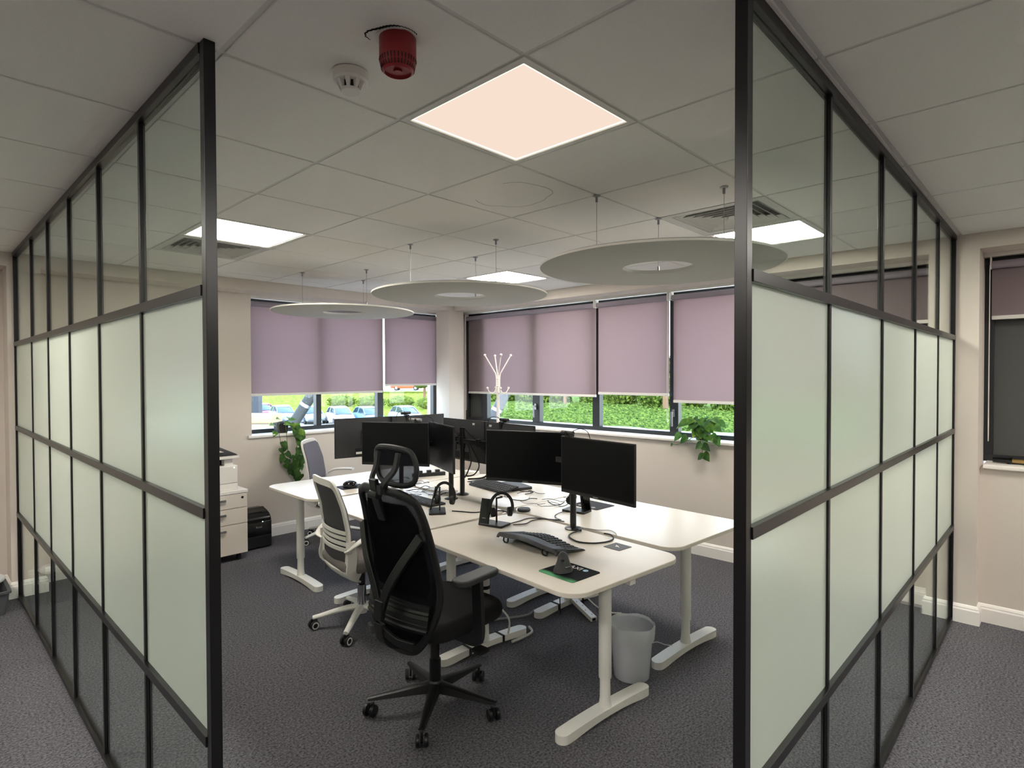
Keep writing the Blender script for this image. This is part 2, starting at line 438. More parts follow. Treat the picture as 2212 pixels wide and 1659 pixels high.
def blind(axis, plane, a0, a1, zb, label, cord_side=1, roll=True):
    root = thing('roller_blind', label, 'blind', ((a0+a1)/2,plane,0) if axis=='x' else (plane,(a0+a1)/2,0))
    L = (a1-a0)/2
    def P(u,d,z): return (u,d,z) if axis=='x' else (d,-u if False else u,z)
    def bx(b,u0,u1,d0,d1,z0,z1):
        if axis=='x': b.box(u0,u1,d0,d1,z0,z1)
        else: b.box(d0,d1,u0,u1,z0,z1)
    b = MB(); bx(b,-L,L,0.012,0.0135,zb+0.01,2.36); obj('blind_fabric', b, M_blind, root)
    b = MB(); b.cyl(P(-L,-0.012,2.352),P(L,-0.012,2.352),0.026,seg=20); obj('fabric_roll', b, M_blindroll, root, smooth=True)
    b = MB(); b.rrect(-L,L,0,0.02,0,0.022,0.004,3) if False else bx(b,-L,L,0.004,0.020,zb-0.012,zb+0.014)
    obj('bottom_rail', b, M_plastic_w, root, bev=0.004)
    for s_ in (-1,1):
        b = MB(); bx(b, s_*L-0.004+s_*0.004, s_*L+0.004+s_*0.004, -0.042,0.016,2.325,2.406); obj('end_bracket', b, M_plastic_w, root, bev=0.003)
    if cord_side:
        b = MB(); u = cord_side*(L+0.008)
        pts = [P(u,-0.03,2.36)]+[P(u+0.002*math.sin(k),-0.03,2.36-k*0.06) for k in range(1,20)]
        zc = 1.18
        loop = [P(u,-0.034,2.35),P(u,-0.04,1.9),P(u,-0.045,1.5),P(u,-0.044,zc+0.03),P(u,-0.034,zc),P(u,-0.022,zc+0.03),P(u,-0.022,1.5),P(u,-0.026,1.9),P(u,-0.028,2.35)]
        b.tube(smoothpts(loop,5),0.0022,6); obj('pull_chain', b, M_plastic_w, root, smooth=True)
    return root
M_blindroll = mat('mauve_blind_roll','8F8690',0.9)
blind('x',4.84,1.19,2.765,1.43,'wide mauve roller blind on the left wall, widest of its window',0)
blind('x',4.84,2.80,3.585,1.505,'narrow mauve roller blind left of the white corner pillar',1)
blind('y',3.83,2.495,4.50,1.40,'wide mauve roller blind behind the white coat stand',1)
blind('y',3.83,1.645,2.465,1.43,'mauve roller blind in the middle of the right window, raised slightly above its neighbours',-1)
blind('y',3.83,0.76,1.60,1.37,'mauve roller blind above the leafy plant on the right sill',0)
blind('y',3.83,-0.40,0.72,2.0,'half raised mauve roller blind seen through the clear top of the right glass partition',0)
blind('y',3.83,-2.0,-0.74,2.0,'half raised mauve roller blind over a dark grey panel outside the partition at right',1)

# ================================================================== CEILING LIGHTS, VENTS
M_lfr = mat('white_light_frame','DEDCD6',0.4)
M_em_near = emis('near_light_diffuser',(1.0,0.80,0.665),0.666)
M_em_edge = emis('near_light_edge',(1.0,0.93,0.78),1.22)
M_em = emis('light_diffuser',(1.0,0.94,0.85),PANEL)
M_em_added = emis('added_light_diffuser',(1.0,0.94,0.86),PANEL*1.6)  # for the added out-of-view panels, stronger to lift the office side
M_bezel = mat('grey_light_bezel','B4AFA8',0.5)
def ceil_light(i, j, label, near=False):
    t = thing('ceiling_light', label, 'ceiling light', ((i+.5)*G,(j+.5)*G,H), group='square ceiling light panels')
    r = 0.285
    b = MB()
    for k in range(4):
        b.hexa([Rz(k*PI/2)@Vector(p) for p in ((-r-0.012,-r-0.012,-0.001),(r+0.012,-r-0.012,-0.001),(r-0.012,-r+0.012,-0.001),(-r+0.012,-r+0.012,-0.001))],
               [Rz(k*PI/2)@Vector(p) for p in ((-r-0.012,-r-0.012,0.03),(r+0.012,-r-0.012,0.03),(r-0.012,-r+0.012,0.03),(-r+0.012,-r+0.012,0.03))])
    obj('light_frame', b, M_lfr, t)
    e = 0.262
    obj('light_diffuser', MB().box(-e,e,-e,e,0.004,0.010), M_em_near if near else (M_em_added if i < 0 or j < 0 else M_em), t)
    if near:
        b = MB(); q = e+0.010
        for s_ in (-1,1):
            b.box(-q,q,s_*e-(0.010 if s_<0 else 0),s_*e+(0.010 if s_>0 else 0),0.004,0.010); b.box(s_*e-(0.010 if s_<0 else 0),s_*e+(0.010 if s_>0 else 0),-e,e,0.004,0.010)
        obj('lit_edge', b, M_em_edge, t)
    else:
        b = MB(); q = e+0.010
        for s_ in (-1,1):
            b.box(-q,q,s_*e-(0.010 if s_<0 else 0),s_*e+(0.010 if s_>0 else 0),0.002,0.010); b.box(s_*e-(0.010 if s_<0 else 0),s_*e+(0.010 if s_>0 else 0),-e,e,0.002,0.010)
        obj('diffuser_edge', b, M_lfr, t)
    return t
ceil_light(0,0,'large peach-toned square ceiling light nearest the camera, above the middle',True)
ceil_light(0,4,'bright square ceiling light beside the left black post')
ceil_light(4,0,'bright square ceiling light behind the right black post')
ceil_light(4,4,'bright square ceiling light farthest away, behind the middle grey disc')
for i,j in ((-4,0),(-4,4),(-4,-4),(0,-4),(4,-4)):  # unseen panels added on the ceiling grid to light the office side
    ceil_light(i,j,'unseen square ceiling light added to brighten the office outside the glass partitions')
M_vent = mat('white_vent_metal','C9C8C3',0.5)
def vent(i,j,label,rot=0):
    t = thing('air_vent', label, 'air vent', ((i+.5)*G,(j+.5)*G,H), rot)
    b = MB(); b.box(-0.292,0.292,-0.292,0.292,0.07,0.075)
    for s_ in (-1,1):
        b.box(-0.292,0.292,s_*0.290-0.002,s_*0.290+0.002,0.0605,0.07); b.box(s_*0.262-0.001,s_*0.262+0.001,-0.262,0.262,0.013,0.07); b.box(-0.262,0.262,s_*0.262-0.001,s_*0.262+0.001,0.013,0.07)
    obj('vent_back', b, M_dark, t)
    b = MB()
    for k in range(4):
        b.hexa([Rz(k*PI/2)@Vector(p) for p in ((-0.293,-0.293,0),(0.293,-0.293,0),(0.245,-0.245,0),(-0.245,-0.245,0))],
               [Rz(k*PI/2)@Vector(p) for p in ((-0.293,-0.293,0.06),(0.293,-0.293,0.06),(0.245,-0.245,0.012),(-0.245,-0.245,0.012))])
    obj('vent_frame', b, M_vent, t)
    b = MB()
    for q in range(6):
        o_, i_ = 0.240-q*0.039, 0.240-q*0.039-0.026
        for k in range(4):                     # tilted square louvres, one inside the other
            R = Rz(k*PI/2); b_ = 0.003
            b.hexa([R@Vector(p) for p in ((-o_,-o_,0.0),(o_,-o_,0.0),(o_-b_,-o_+b_,0.0),(-o_+b_,-o_+b_,0.0))],
                   [R@Vector(p) for p in ((-i_,-i_,0.026),(i_,-i_,0.026),(i_-b_,-i_+b_,0.026),(-i_+b_,-i_+b_,0.026))])
    obj('louvre', b, M_vent, t)
    return t
vent(0,5,'white slatted square air vent in front of the ceiling light at left')
vent(3,0,'white slatted square air vent beside the ceiling light at right')

# ceiling water stain ring on one tile, detectors
M_stain = mat('faint_water_stain','C0BAAE',0.95)
def stain(cx,cy,rx,ry,seed,a0,a1,label):
    random.seed(seed); pts = []
    for k in range(26):
        a = a0+(a1-a0)*k/25; q = 1+0.16*noise.noise(Vector((math.cos(a)*1.8,math.sin(a)*1.8,seed)))
        pts.append((cx+rx*q*math.cos(a), cy+ry*q*math.sin(a), H-0.0002))
    tag(obj('water_stain', MB().sweep(pts,[(-0.0016,-0.0005),(0.0016,-0.0005),(0.0016,0.0002),(-0.0016,0.0002)]), M_stain), label, 'stain')
stain(0.90,0.92,0.19,0.20,3,-2.6,2.0,'faint brown water stain ring on the ceiling tile past the near light')

t = thing('smoke_detector','white round smoke detector on the ceiling left of the red alarm','smoke detector',(-0.293,0.432,H))
obj('detector_base', MB().lathe([(0.047,0),(0.052,-0.003),(0.052,-0.026),(0.046,-0.032),(0.001,-0.032)],seg=40), M_plastic_w, t, smooth=True)
b = MB().lathe([(0.030,-0.030),(0.030,-0.034),(0.001,-0.034)],seg=32)
obj('sensor_chamber', MB().lathe([(0.026,-0.030),(0.024,-0.052),(0.001,-0.052)],seg=24), M_dark, t, smooth=True)
b.bm.free(); b = MB()
for k in range(8):
    a = k*PI/4; b.hexa([Rz(a)@Vector(p) for p in ((0.020,-0.004,-0.056),(0.030,-0.004,-0.056),(0.030,0.004,-0.056),(0.020,0.004,-0.056))],
                       [Rz(a)@Vector(p) for p in ((0.026,-0.007,-0.030),(0.042,-0.007,-0.030),(0.042,0.007,-0.030),(0.026,0.007,-0.030))])
b.lathe([(0.029,-0.052),(0.030,-0.056),(0.027,-0.060),(0.001,-0.060)],seg=32)
obj('detector_cap', b, M_plastic_w, t, smooth=True)
t = thing('fire_alarm_sounder','red cylindrical fire alarm sounder hanging from the ceiling','fire alarm',(-0.299,0.185,H))
obj('alarm_body', MB().lathe([(0.046,0),(0.049,-0.004),(0.049,-0.055),(0.047,-0.074),(0.041,-0.088),(0.036,-0.092),(0.034,-0.086),(0.012,-0.086),(0.012,-0.092),(0.001,-0.092)],seg=48), M_red, t, smooth=True)
b = MB()
for k in range(32):
    R = Rz(k*PI/16); b.hexa([R@Vector(p) for p in ((0.0400,-0.0018,-0.086),(0.0440,-0.0018,-0.086),(0.0440,0.0018,-0.086),(0.0400,0.0018,-0.086))],
                            [R@Vector(p) for p in ((0.0480,-0.0018,-0.060),(0.0500,-0.0018,-0.060),(0.0500,0.0018,-0.060),(0.0480,0.0018,-0.060))])
obj('sound_slots', b, M_redd, t)
obj('mounting_plate', MB().lathe([(0.001,-0.001),(0.052,-0.001),(0.053,-0.004),(0.001,-0.004)],c=(-0.004,0.006,0),seg=32), M_plastic_w, t)
b = MB(); pts = []
for k in range(60):
    a = math.radians(128+170*k/59); r_ = 0.0565+0.028*math.exp(-((k-6)/9)**2)+0.0015*math.sin(k*1.9)
    pts.append((r_*math.cos(a), r_*math.sin(a), -0.0006))
b.sweep(pts,[(-0.0022,-0.0005),(0.0022,-0.0005),(0.0022,0.0004),(-0.0022,0.0004)],scale=[0.4+1.1*math.sin(PI*min(1,k/40)*0.9) if k<40 else 0.5 for k in range(60)]); obj('hole_edge', b, M_dark, t)

# acoustic discs
def disc(cx,cy,label):
    t = thing('acoustic_disc', label, 'ceiling disc', (cx,cy,0), group='grey ring discs hung from the ceiling')
    z = 2.185
    obj('disc_panel', MB().lathe([(0.182,z),(0.605,z),(0.612,z+0.004),(0.612,z+0.014),(0.605,z+0.018),(0.182,z+0.018),(0.178,z+0.012),(0.178,z+0.005)],seg=96,closed=True), M_felt, t, smooth=True)
    obj('disc_edge', MB().lathe([(0.6125,z+0.003),(0.6155,z+0.003),(0.6155,z+0.0125),(0.6125,z+0.0125)],seg=96,closed=True), M_plastic_w, t, smooth=True)
    for dx,dy in ((-0.305,0.17),(0.305,0.17),(0.01,-0.35)):
        b = MB().cyl((dx,dy,z+0.018),(dx,dy,H-0.03),0.0012,seg=6); obj('hanging_wire', b, M_metal, t)
        b = MB().lathe([(0.020,H-0.002),(0.020,H-0.004),(0.006,H-0.008),(0.006,H-0.034),(0.001,H-0.034)],c=(dx,dy,0),seg=16); obj('ceiling_anchor', b, M_metal, t, smooth=True)
        b = MB().lathe([(0.004,z+0.070),(0.006,z+0.064),(0.006,z+0.018)],c=(dx,dy,0),seg=10); obj('wire_gripper', b, M_metal, t, smooth=True)
    return t
disc(1.506,0.437,'large grey ring disc hung nearest, partly behind the right post')
disc(1.51,2.00,'dark grey ring disc hung in the middle')
disc(1.51,3.57,'pale grey ring disc hung farthest left, before the mauve blinds')

# ================================================================== GLASS PARTITIONS
def partition(name, axis, plane, start, end, mulls, label):
    t = thing(name, label, 'glass partition', (plane,start,0) if axis=='y' else (start,plane,0))
    L = end-start
    def bx(b,u0,u1,d0,d1,z0,z1):
        if axis=='y': b.box(d0,d1,u0,u1,z0,z1)
        else: b.box(u0,u1,d0,d1,z0,z1)
    hw = 0.015
    def part(n,u0,u1,d0,d1,z0,z1,m=M_black,bev=0.0015): 
        b = MB(); bx(b,u0,u1,d0,d1,z0,z1); return obj(n,b,m,t,bev=bev)
    part('end_post',0,0.032,-hw,hw,0,H)
    part('top_rail',0.032,L,-hw-0.003,hw+0.003,H-0.030,H)
    part('bottom_rail',0.032,L,-hw,hw,0,0.022)
    part('wall_channel',L-0.022,L,-hw,hw,0.022,H-0.030)
    RZ = (0.62,1.252,1.862)
    for z in RZ:
        part('glazing_rail',0.032,L-0.022,-hw-0.004,hw+0.004,z-0.015,z+0.015)
    ms = [m-start for m in mulls]
    for m in ms: part('glazing_bar',m-0.010,m+0.010,-0.010,0.010,0.022,H-0.030)
    zs = [0.022]+[v for z in RZ for v in (z-0.015,z+0.015)]+[H-0.030]
    us = [0.032]+[v for m in ms for v in (m-0.010,m+0.010)]+[L-0.022]
    for k in range(0,len(us),2):
        for q in range(0,8,2):
            fr = q in (2,4)
            o = part('frosted_pane' if fr else 'clear_pane', us[k],us[k+1],-0.003,0.003,zs[q],zs[q+1], M_clear, 0)
            if fr:
                o.data.materials.append(M_frost)
                for f_ in o.data.polygons:
                    if (f_.normal.x if axis=='y' else f_.normal.y) < -0.5: f_.material_index = 1
    return t
partition('glass_partition','y',-0.645,0.555,4.46,[1.205,1.835,2.465,3.08,3.69],'black framed glass partition with frosted middle panes on the left side')
partition('glass_partition','x',-0.565,0.125,3.55,[0.80,1.52,2.222,2.917],'black framed glass partition with frosted middle panes on the right side')
# ================================================================== DESKS
DT = 0.72                                   # desk top height
def desk(label, cx, cy, rz, w, L, legs, controller=False, straps=()):
    t = thing('sit_stand_desk', label, 'desk', (cx,cy,0), rz)
    obj('tabletop', MB().rrect(-w/2,w/2,-L/2,L/2,DT-0.022,DT,0.105,12), M_desk, t, bev=0.004)
    b = MB(); y0, y1 = legs
    b.box(-0.09,-0.05,y0,y1,DT-0.062,DT-0.024); b.box(0.05,0.09,y0,y1,DT-0.062,DT-0.024)
    obj('under_frame', b, M_white, t, bev=0.003)
    for k, yy in enumerate(legs):
        b = MB().lathe([(0.0295,0.185),(0.0305,0.19),(0.0305,DT-0.060)],c=(0,yy,0),seg=28)
        b.box(-0.30,0.30,yy-0.025,yy+0.025,DT-0.058,DT-0.023)
        b.lathe([(0.036,0.042),(0.029,0.062),(0.0255,0.09),(0.0245,0.19)],c=(0,yy,0),seg=28)
        lg = obj('leg', b, M_white, t, smooth=True)
        f = MB(); n = 24; hl = 0.325; ring_t = []; ring_b = []; P = rr(-hl,hl,yy-0.036,yy+0.036,0.035,8)
        def zt(x): return 0.040+0.012*(1-(x/hl)**2)
        def zb(x): a = abs(x)/hl; return 0.0 if a > 0.78 else 0.018*(1-(a/0.78)**2)
        xs = [-hl+0.035*(1-math.cos(PI/2*i/7)) for i in range(7)]+[-hl+0.035+(2*hl-0.07)*i/n for i in range(n+1)]+[hl-0.035*(1-math.cos(PI/2*(6-i)/7)) for i in range(7)]
        rs = []
        for x in xs:
            e = max(0.0, abs(x)-(hl-0.035)); hy = math.sqrt(max(0.035**2-e*e, 0.00002))
            rs.append([(x,yy-hy,zb(x)),(x,yy+hy,zb(x)),(x,yy+hy,zt(x)),(x,yy-hy,zt(x))])
        f.rings(rs); obj('foot', f, M_white, lg, bev=0.005)
        if k in straps:
            for xx in (-0.14,0.11):
                s_ = MB(); s_.rings([[(x,yy-0.0385,zb(x)-0.000),(x,yy+0.0385,zb(x)),(x,yy+0.0385,zt(x)+0.0025),(x,yy-0.0385,zt(x)+0.0025)] for x in (xx,xx+0.016)])
                obj('cable_strap', s_, M_rubber, lg)
            s_ = MB().lathe([(0.0325,0.36),(0.0335,0.363),(0.0335,0.377),(0.0325,0.38)],c=(0,yy,0),seg=24); obj('cable_strap', s_, M_rubber, lg)
    if controller:
        b = MB(); b.box(-0.02,0.02,-L/2+0.008,-L/2+0.05,DT-0.048,DT-0.0225); obj('height_control', b, M_plastic_w, t, bev=0.004)
    return t
d = math.radians
desk('white sit stand desk nearest the camera, holding the curved black keyboard',1.110,0.925,d(-5),0.81,1.265,(-0.46,0.46),True,(1,))
desk('white sit stand desk above the waste bin with a dark logo pad but no monitors',1.972,0.955,d(-3.5),0.82,1.265,(-0.455,0.47),False,(1,))
desk('white sit stand desk in front of the white and grey mesh chair',1.183,2.195,d(-3),0.81,1.205,(-0.50,0.44))
desk('white sit stand desk against the right-hand window side, behind the tall monitors',2.035,2.200,d(-3),0.80,1.205,(-0.51,0.44))
desk('white sit stand desk farthest away, set crosswise in front of the grey chair',1.63,3.245,d(-91.2),0.82,1.62,(-0.70,0.70))

# ================================================================== MONITORS
def monitor(label, L, ang, back=False, z0=0.955, chin=True, w=0.54, h=0.322, sticker=False):
    a = d(ang); cx, cy = L[0]+w/2*math.cos(a), L[1]+w/2*math.sin(a)
    t = thing('computer_monitor', label, 'monitor', (cx,cy,z0), a+(PI if back else 0), group='black desktop monitors')
    b = MB(); b.box(-w/2,w/2,-0.004,0.010,0,h); obj('bezel', b, M_plastic_b, t, bev=0.002)
    obj('screen', MB().box(-w/2+0.006,w/2-0.006,-0.0052,-0.0038,0.020,h-0.006), M_screen, t)
    b = MB()
    b.hexa([(-w/2+0.004,0.010,0.004),(w/2-0.004,0.010,0.004),(w/2-0.10,0.036,0.05),(-w/2+0.10,0.036,0.05)],
           [(-w/2+0.004,0.010,h-0.004),(w/2-0.004,0.010,h-0.004),(w/2-0.10,0.036,h-0.08),(-w/2+0.10,0.036,h-0.08)])
    bc = obj('back_cover', b, M_plastic_d, t, bev=0.004)
    b = MB(); b.box(-0.11,0.11,0.033,0.0375,0.02,0.075); obj('port_bay', b, M_dark, bc)
    b = MB(); b.box(-0.06,0.06,0.036,0.046,0.10,0.22); obj('mount_plate', b, M_plastic_b, t, bev=0.003)
    if chin: obj('power_marker', MB().box(-0.018,0.018,-0.0056,-0.0038,0.006,0.011), M_metal, t)
    if back:
        b = MB(); b.cyl((0.05,0.046,0.205),(0.05,0.049,0.205),0.006,seg=12); b.cyl((0.05,0.046,0.115),(0.05,0.049,0.115),0.006,seg=12)
        obj('mount_screw', b, M_metal, t)
        obj('barcode_sticker', MB().box(0.055,0.105,0.0372,0.0384,0.028,0.046) if not sticker else MB().box(sticker,sticker+0.026,0.016,0.0205,h-0.038,h-0.020), M_sticker, bc)
    return t, (cx,cy,a,back)
mons = {}
mons['a1'] = monitor('black monitor over the curved keyboard, nearest and farthest right, screen to camera',(1.393,0.99),-98)
mons['a0'] = monitor('black monitor left of and touching the nearest one, screen to camera',(1.35,1.574),-69)
mons['c1'] = monitor('black monitor turned steeply, narrow in view, its screen showing a pale sheen',(1.533,2.39),-110.4)
mons['c0'] = monitor('black monitor behind the mesh headrest, screen to camera',(1.165,2.735),-60)
mons['d0'] = monitor('black monitor seen from behind at far left, with mount screws and white lettering patch',(1.167,3.146),-10,True)
mons['d1'] = monitor('black monitor seen from behind against the left window, with a webcam on it',(1.63,3.03),-4,True,sticker=0.10)
mons['e0'] = monitor('black monitor seen from behind, left one of the pair before the coat stand',(1.855,2.596),-95,True,sticker=-0.16)
mons['e1'] = monitor('black monitor seen from behind, right one of the pair before the right window',(1.808,2.055),-95,True,sticker=0.18)

def mount(label, px, py, pair, zarm=1.115):
    t = thing('monitor_mount', label, 'monitor arm', (px,py,DT))
    obj('pole', MB().cyl((0,0,0.008),(0,0,zarm+0.10-DT),0.0185,seg=20), M_black, t, smooth=True)
    b = MB().lathe([(0.001,0),(0.05,0),(0.05,0.006),(0.030,0.012),(0.001,0.012)],seg=28); obj('base_plate', b, M_black, t, smooth=True)
    b = MB(); b.cyl((0,0,zarm-DT-0.03),(0,0,zarm-DT+0.03),0.028,seg=20); obj('clamp_collar', b, M_black, t, smooth=True)
    for k in pair:
        cx, cy, a, back = mons[k][1]
        s_ = -1 if back else 1
        n = Vector((math.sin(a)*-1, math.cos(a)))*s_*0.047          # out of the back of the monitor
        e = Vector((cx-px+n.x, cy-py+n.y, zarm-DT)); st = Vector((0,0,zarm-DT))
        mid = (st+e)/2 + Vector((n.x,n.y,0))*0.9
        b = MB(); sec = [(-0.010,-0.016),(0.010,-0.016),(0.010,0.016),(-0.010,0.016)]
        b.sweep([st,mid],sec); b.sweep([mid+Vector((0,0,-0.002)),e],sec); b.cyl(mid-Vector((0,0,0.028)),mid+Vector((0,0,0.028)),0.018,seg=16)
        b.cyl(e-Vector((0,0,0.03)),e+Vector((0,0,0.03)),0.015,seg=14)
        obj('arm', b, M_black, t, smooth=True)
    return t
mount('black pole monitor arm rising beside the small square sticker desk edge',1.494,0.985,('a0','a1'))
mount('black pole monitor arm under the steeply turned monitor',1.545,2.150,('c0','c1'))
mount('black pole monitor arm on the crosswise far desk',1.64,2.90,('d0','d1'))
mount('tall black pole monitor arm with looped cables before the right window',1.702,2.204,('e0','e1'),1.13)

# ================================================================== DESK THINGS
def webcam(label, x, y, rz, z=1.277, light=False):
    t = thing('webcam', label, 'webcam', (x,y,z), rz)
    b = MB(); b.cyl((-0.045,-0.012,0.022),(0.045,-0.012,0.022),0.012,seg=18); obj('camera_bar', b, M_metal if light else M_plastic_b, t, smooth=True, bev=0.003)
    b = MB().cyl((0,-0.026,0.022),(0,-0.012,0.022),0.009,seg=18); obj('lens', b, M_gloss_b, t, smooth=True)
    b = MB(); b.box(-0.015,0.015,-0.022,0.03,0.0,0.010); b.box(-0.012,0.012,0.022,0.030,-0.045,0.002); obj('clip', b, M_plastic_b, t, bev=0.002)
    c = MB().tube(smoothpts([(0,0.0,0.018),(0.05,0.03,0.045),(0.10,0.045,0.03),(0.12,0.05,-0.03)],6),0.0022,6); obj('cable', c, M_rubber, t, smooth=True)
    return t
webcam('black webcam standing on the monitor against the left window',1.78,3.02,d(170),1.277)
webcam('pale-topped webcam clipped where the two screens facing the camera meet',1.40,2.36,d(-75),1.277,True)
webcam('black webcam on the monitor pair before the right window',1.795,1.86,d(85),1.277)
webcam('black webcam with an arching wire on the nearest monitor',1.385,0.93,d(-95),1.277)

# mouse pads ---------------------------------------------------------
def pad_mat(name, c, glow):
    m = mat(name, c, 0.85, spec=0.15); n = m.node_tree; b_ = n.nodes['Principled BSDF']
    tc = n.nodes.new('ShaderNodeTexCoord'); w_ = n.nodes.new('ShaderNodeTexNoise'); w_.inputs['Scale'].default_value = 9; w_.inputs['Detail'].default_value = 0
    sp = n.nodes.new('ShaderNodeSeparateXYZ'); mp = n.nodes.new('ShaderNodeMapRange'); mp.inputs['From Min'].default_value = -0.03; mp.inputs['From Max'].default_value = -0.11
    mul = n.nodes.new('ShaderNodeMath'); mul.operation = 'MULTIPLY'; rp = n.nodes.new('ShaderNodeValToRGB')
    rp.color_ramp.elements[0].position = 0.20; rp.color_ramp.elements[0].color = lin(c); rp.color_ramp.elements[1].position = 0.46; rp.color_ramp.elements[1].color = lin(glow)
    n.links.new(tc.outputs['Object'], w_.inputs['Vector']); n.links.new(tc.outputs['Object'], sp.inputs[0]); n.links.new(sp.outputs['X'], mp.inputs[0])
    n.links.new(mp.outputs[0], mul.inputs[0]); n.links.new(w_.outputs['Fac'], mul.inputs[1]); n.links.new(mul.outputs[0], rp.inputs[0]); n.links.new(rp.outputs[0], b_.inputs['Base Color'])
    return m
M_pad = pad_mat('black_pad_with_green_print','08080E','5FA878')
M_ink = mat('white_print','E2DED6',0.7); M_inkb = mat('pale_blue_print','9CC0D8',0.7)
def mousepad(label, x, y, rz, w, l, m, word=None, wx=0.06, wy=0.0, size=0.035, dot=False):
    t = thing('mouse_pad', label, 'mouse pad', (x,y,DT), rz)
    obj('pad', MB().rrect(-w/2,w/2,-l/2,l/2,0.0,0.003,0.012,5), m, t)
    if word: text('printed_word', word, size, M_ink, t, T(wx,wy,0.0035)@Rz(-PI/2))
    if dot: obj('printed_dot', MB().cyl((wx+0.002,wy-0.058,0.003),(wx+0.002,wy-0.058,0.0038),0.013,seg=24), M_inkb, t)
    return t
mousepad('black mouse pad with green corners and white lettering under the tall mouse',0.882,0.535,d(-4),0.195,0.215,M_pad,'AXI',0.060,0.012,0.045,True)
M_padp = mat('plain_dark_pad','23232C',0.8)
mousepad('dark mouse pad with white lettering on the desk without monitors',2.075,1.265,d(176),0.20,0.235,M_padp,'EXAND',0.062,0.0,0.042)
mousepad('dark mouse pad with pale lettering in the gap beside the tall pole',2.16,2.45,d(176),0.19,0.23,M_padp,'EXAND',0.062,0.0,0.042)
mousepad('dark blue mouse pad under the round trackball on the crosswise desk',1.285,3.09,d(80),0.17,0.21,M_padp)
mousepad('dark mouse pad corner peeking out past the back of the black chair',0.86,1.84,d(-4),0.15,0.17,M_padp)

# vertical mouse
t = thing('vertical_mouse','tall black upright mouse on the green-cornered pad','mouse',(0.862,0.555,DT+0.003),d(-8))
rs = []
for k,(z,rx,ry,ox,oy) in enumerate([(0,0.050,0.036,0,0),(0.004,0.053,0.039,0,0),(0.014,0.050,0.035,0,0.0),(0.028,0.042,0.029,0.002,0.003),(0.045,0.034,0.024,0.006,0.006),(0.060,0.029,0.020,0.008,0.008),(0.074,0.025,0.016,0.008,0.010),(0.083,0.017,0.010,0.008,0.012),(0.087,0.006,0.004,0.008,0.013)]):
    rs.append([(ox+rx*math.cos(a*PI/12),oy+ry*math.sin(a*PI/12),z) for a in range(24)])
obj('mouse_body', MB().rings(rs), M_plastic_d, t, smooth=True)
b = MB(); b.cyl((-0.018,-0.010,0.058),(-0.018,-0.022,0.058),0.006,seg=12); obj('scroll_wheel', b, M_rubber, t, smooth=True)
obj('thumb_button', MB().box(-0.012,0.016,-0.0345,-0.026,0.024,0.030), M_metal, t, bev=0.001)

t = thing('trackball_mouse','round black trackball mouse on the far crosswise desk','mouse',(1.26,3.07,DT+0.003))
obj('shell', MB().lathe([(0.001,0),(0.052,0),(0.058,0.010),(0.056,0.030),(0.044,0.046),(0.024,0.054),(0.001,0.056)],seg=32), M_gloss_b, t, smooth=True)
obj('ball', MB().sph((-0.018,-0.022,0.040),0.020), M_gloss_b, t, smooth=True)
t = thing('computer_mouse','black mouse with a pale gold face by the tall pole','mouse',(2.14,2.42,DT+0.003),d(150))
obj('mouse_body', MB().sph((0,0,0.012),0.05,(1.1,0.62,0.55)), M_gloss_b, t, smooth=True)
obj('mouse_face', MB().sph((0.004,0,0.016),0.047,(1.0,0.55,0.54)), mat('pale_gold_plastic','B8AC92',0.35), t, smooth=True)

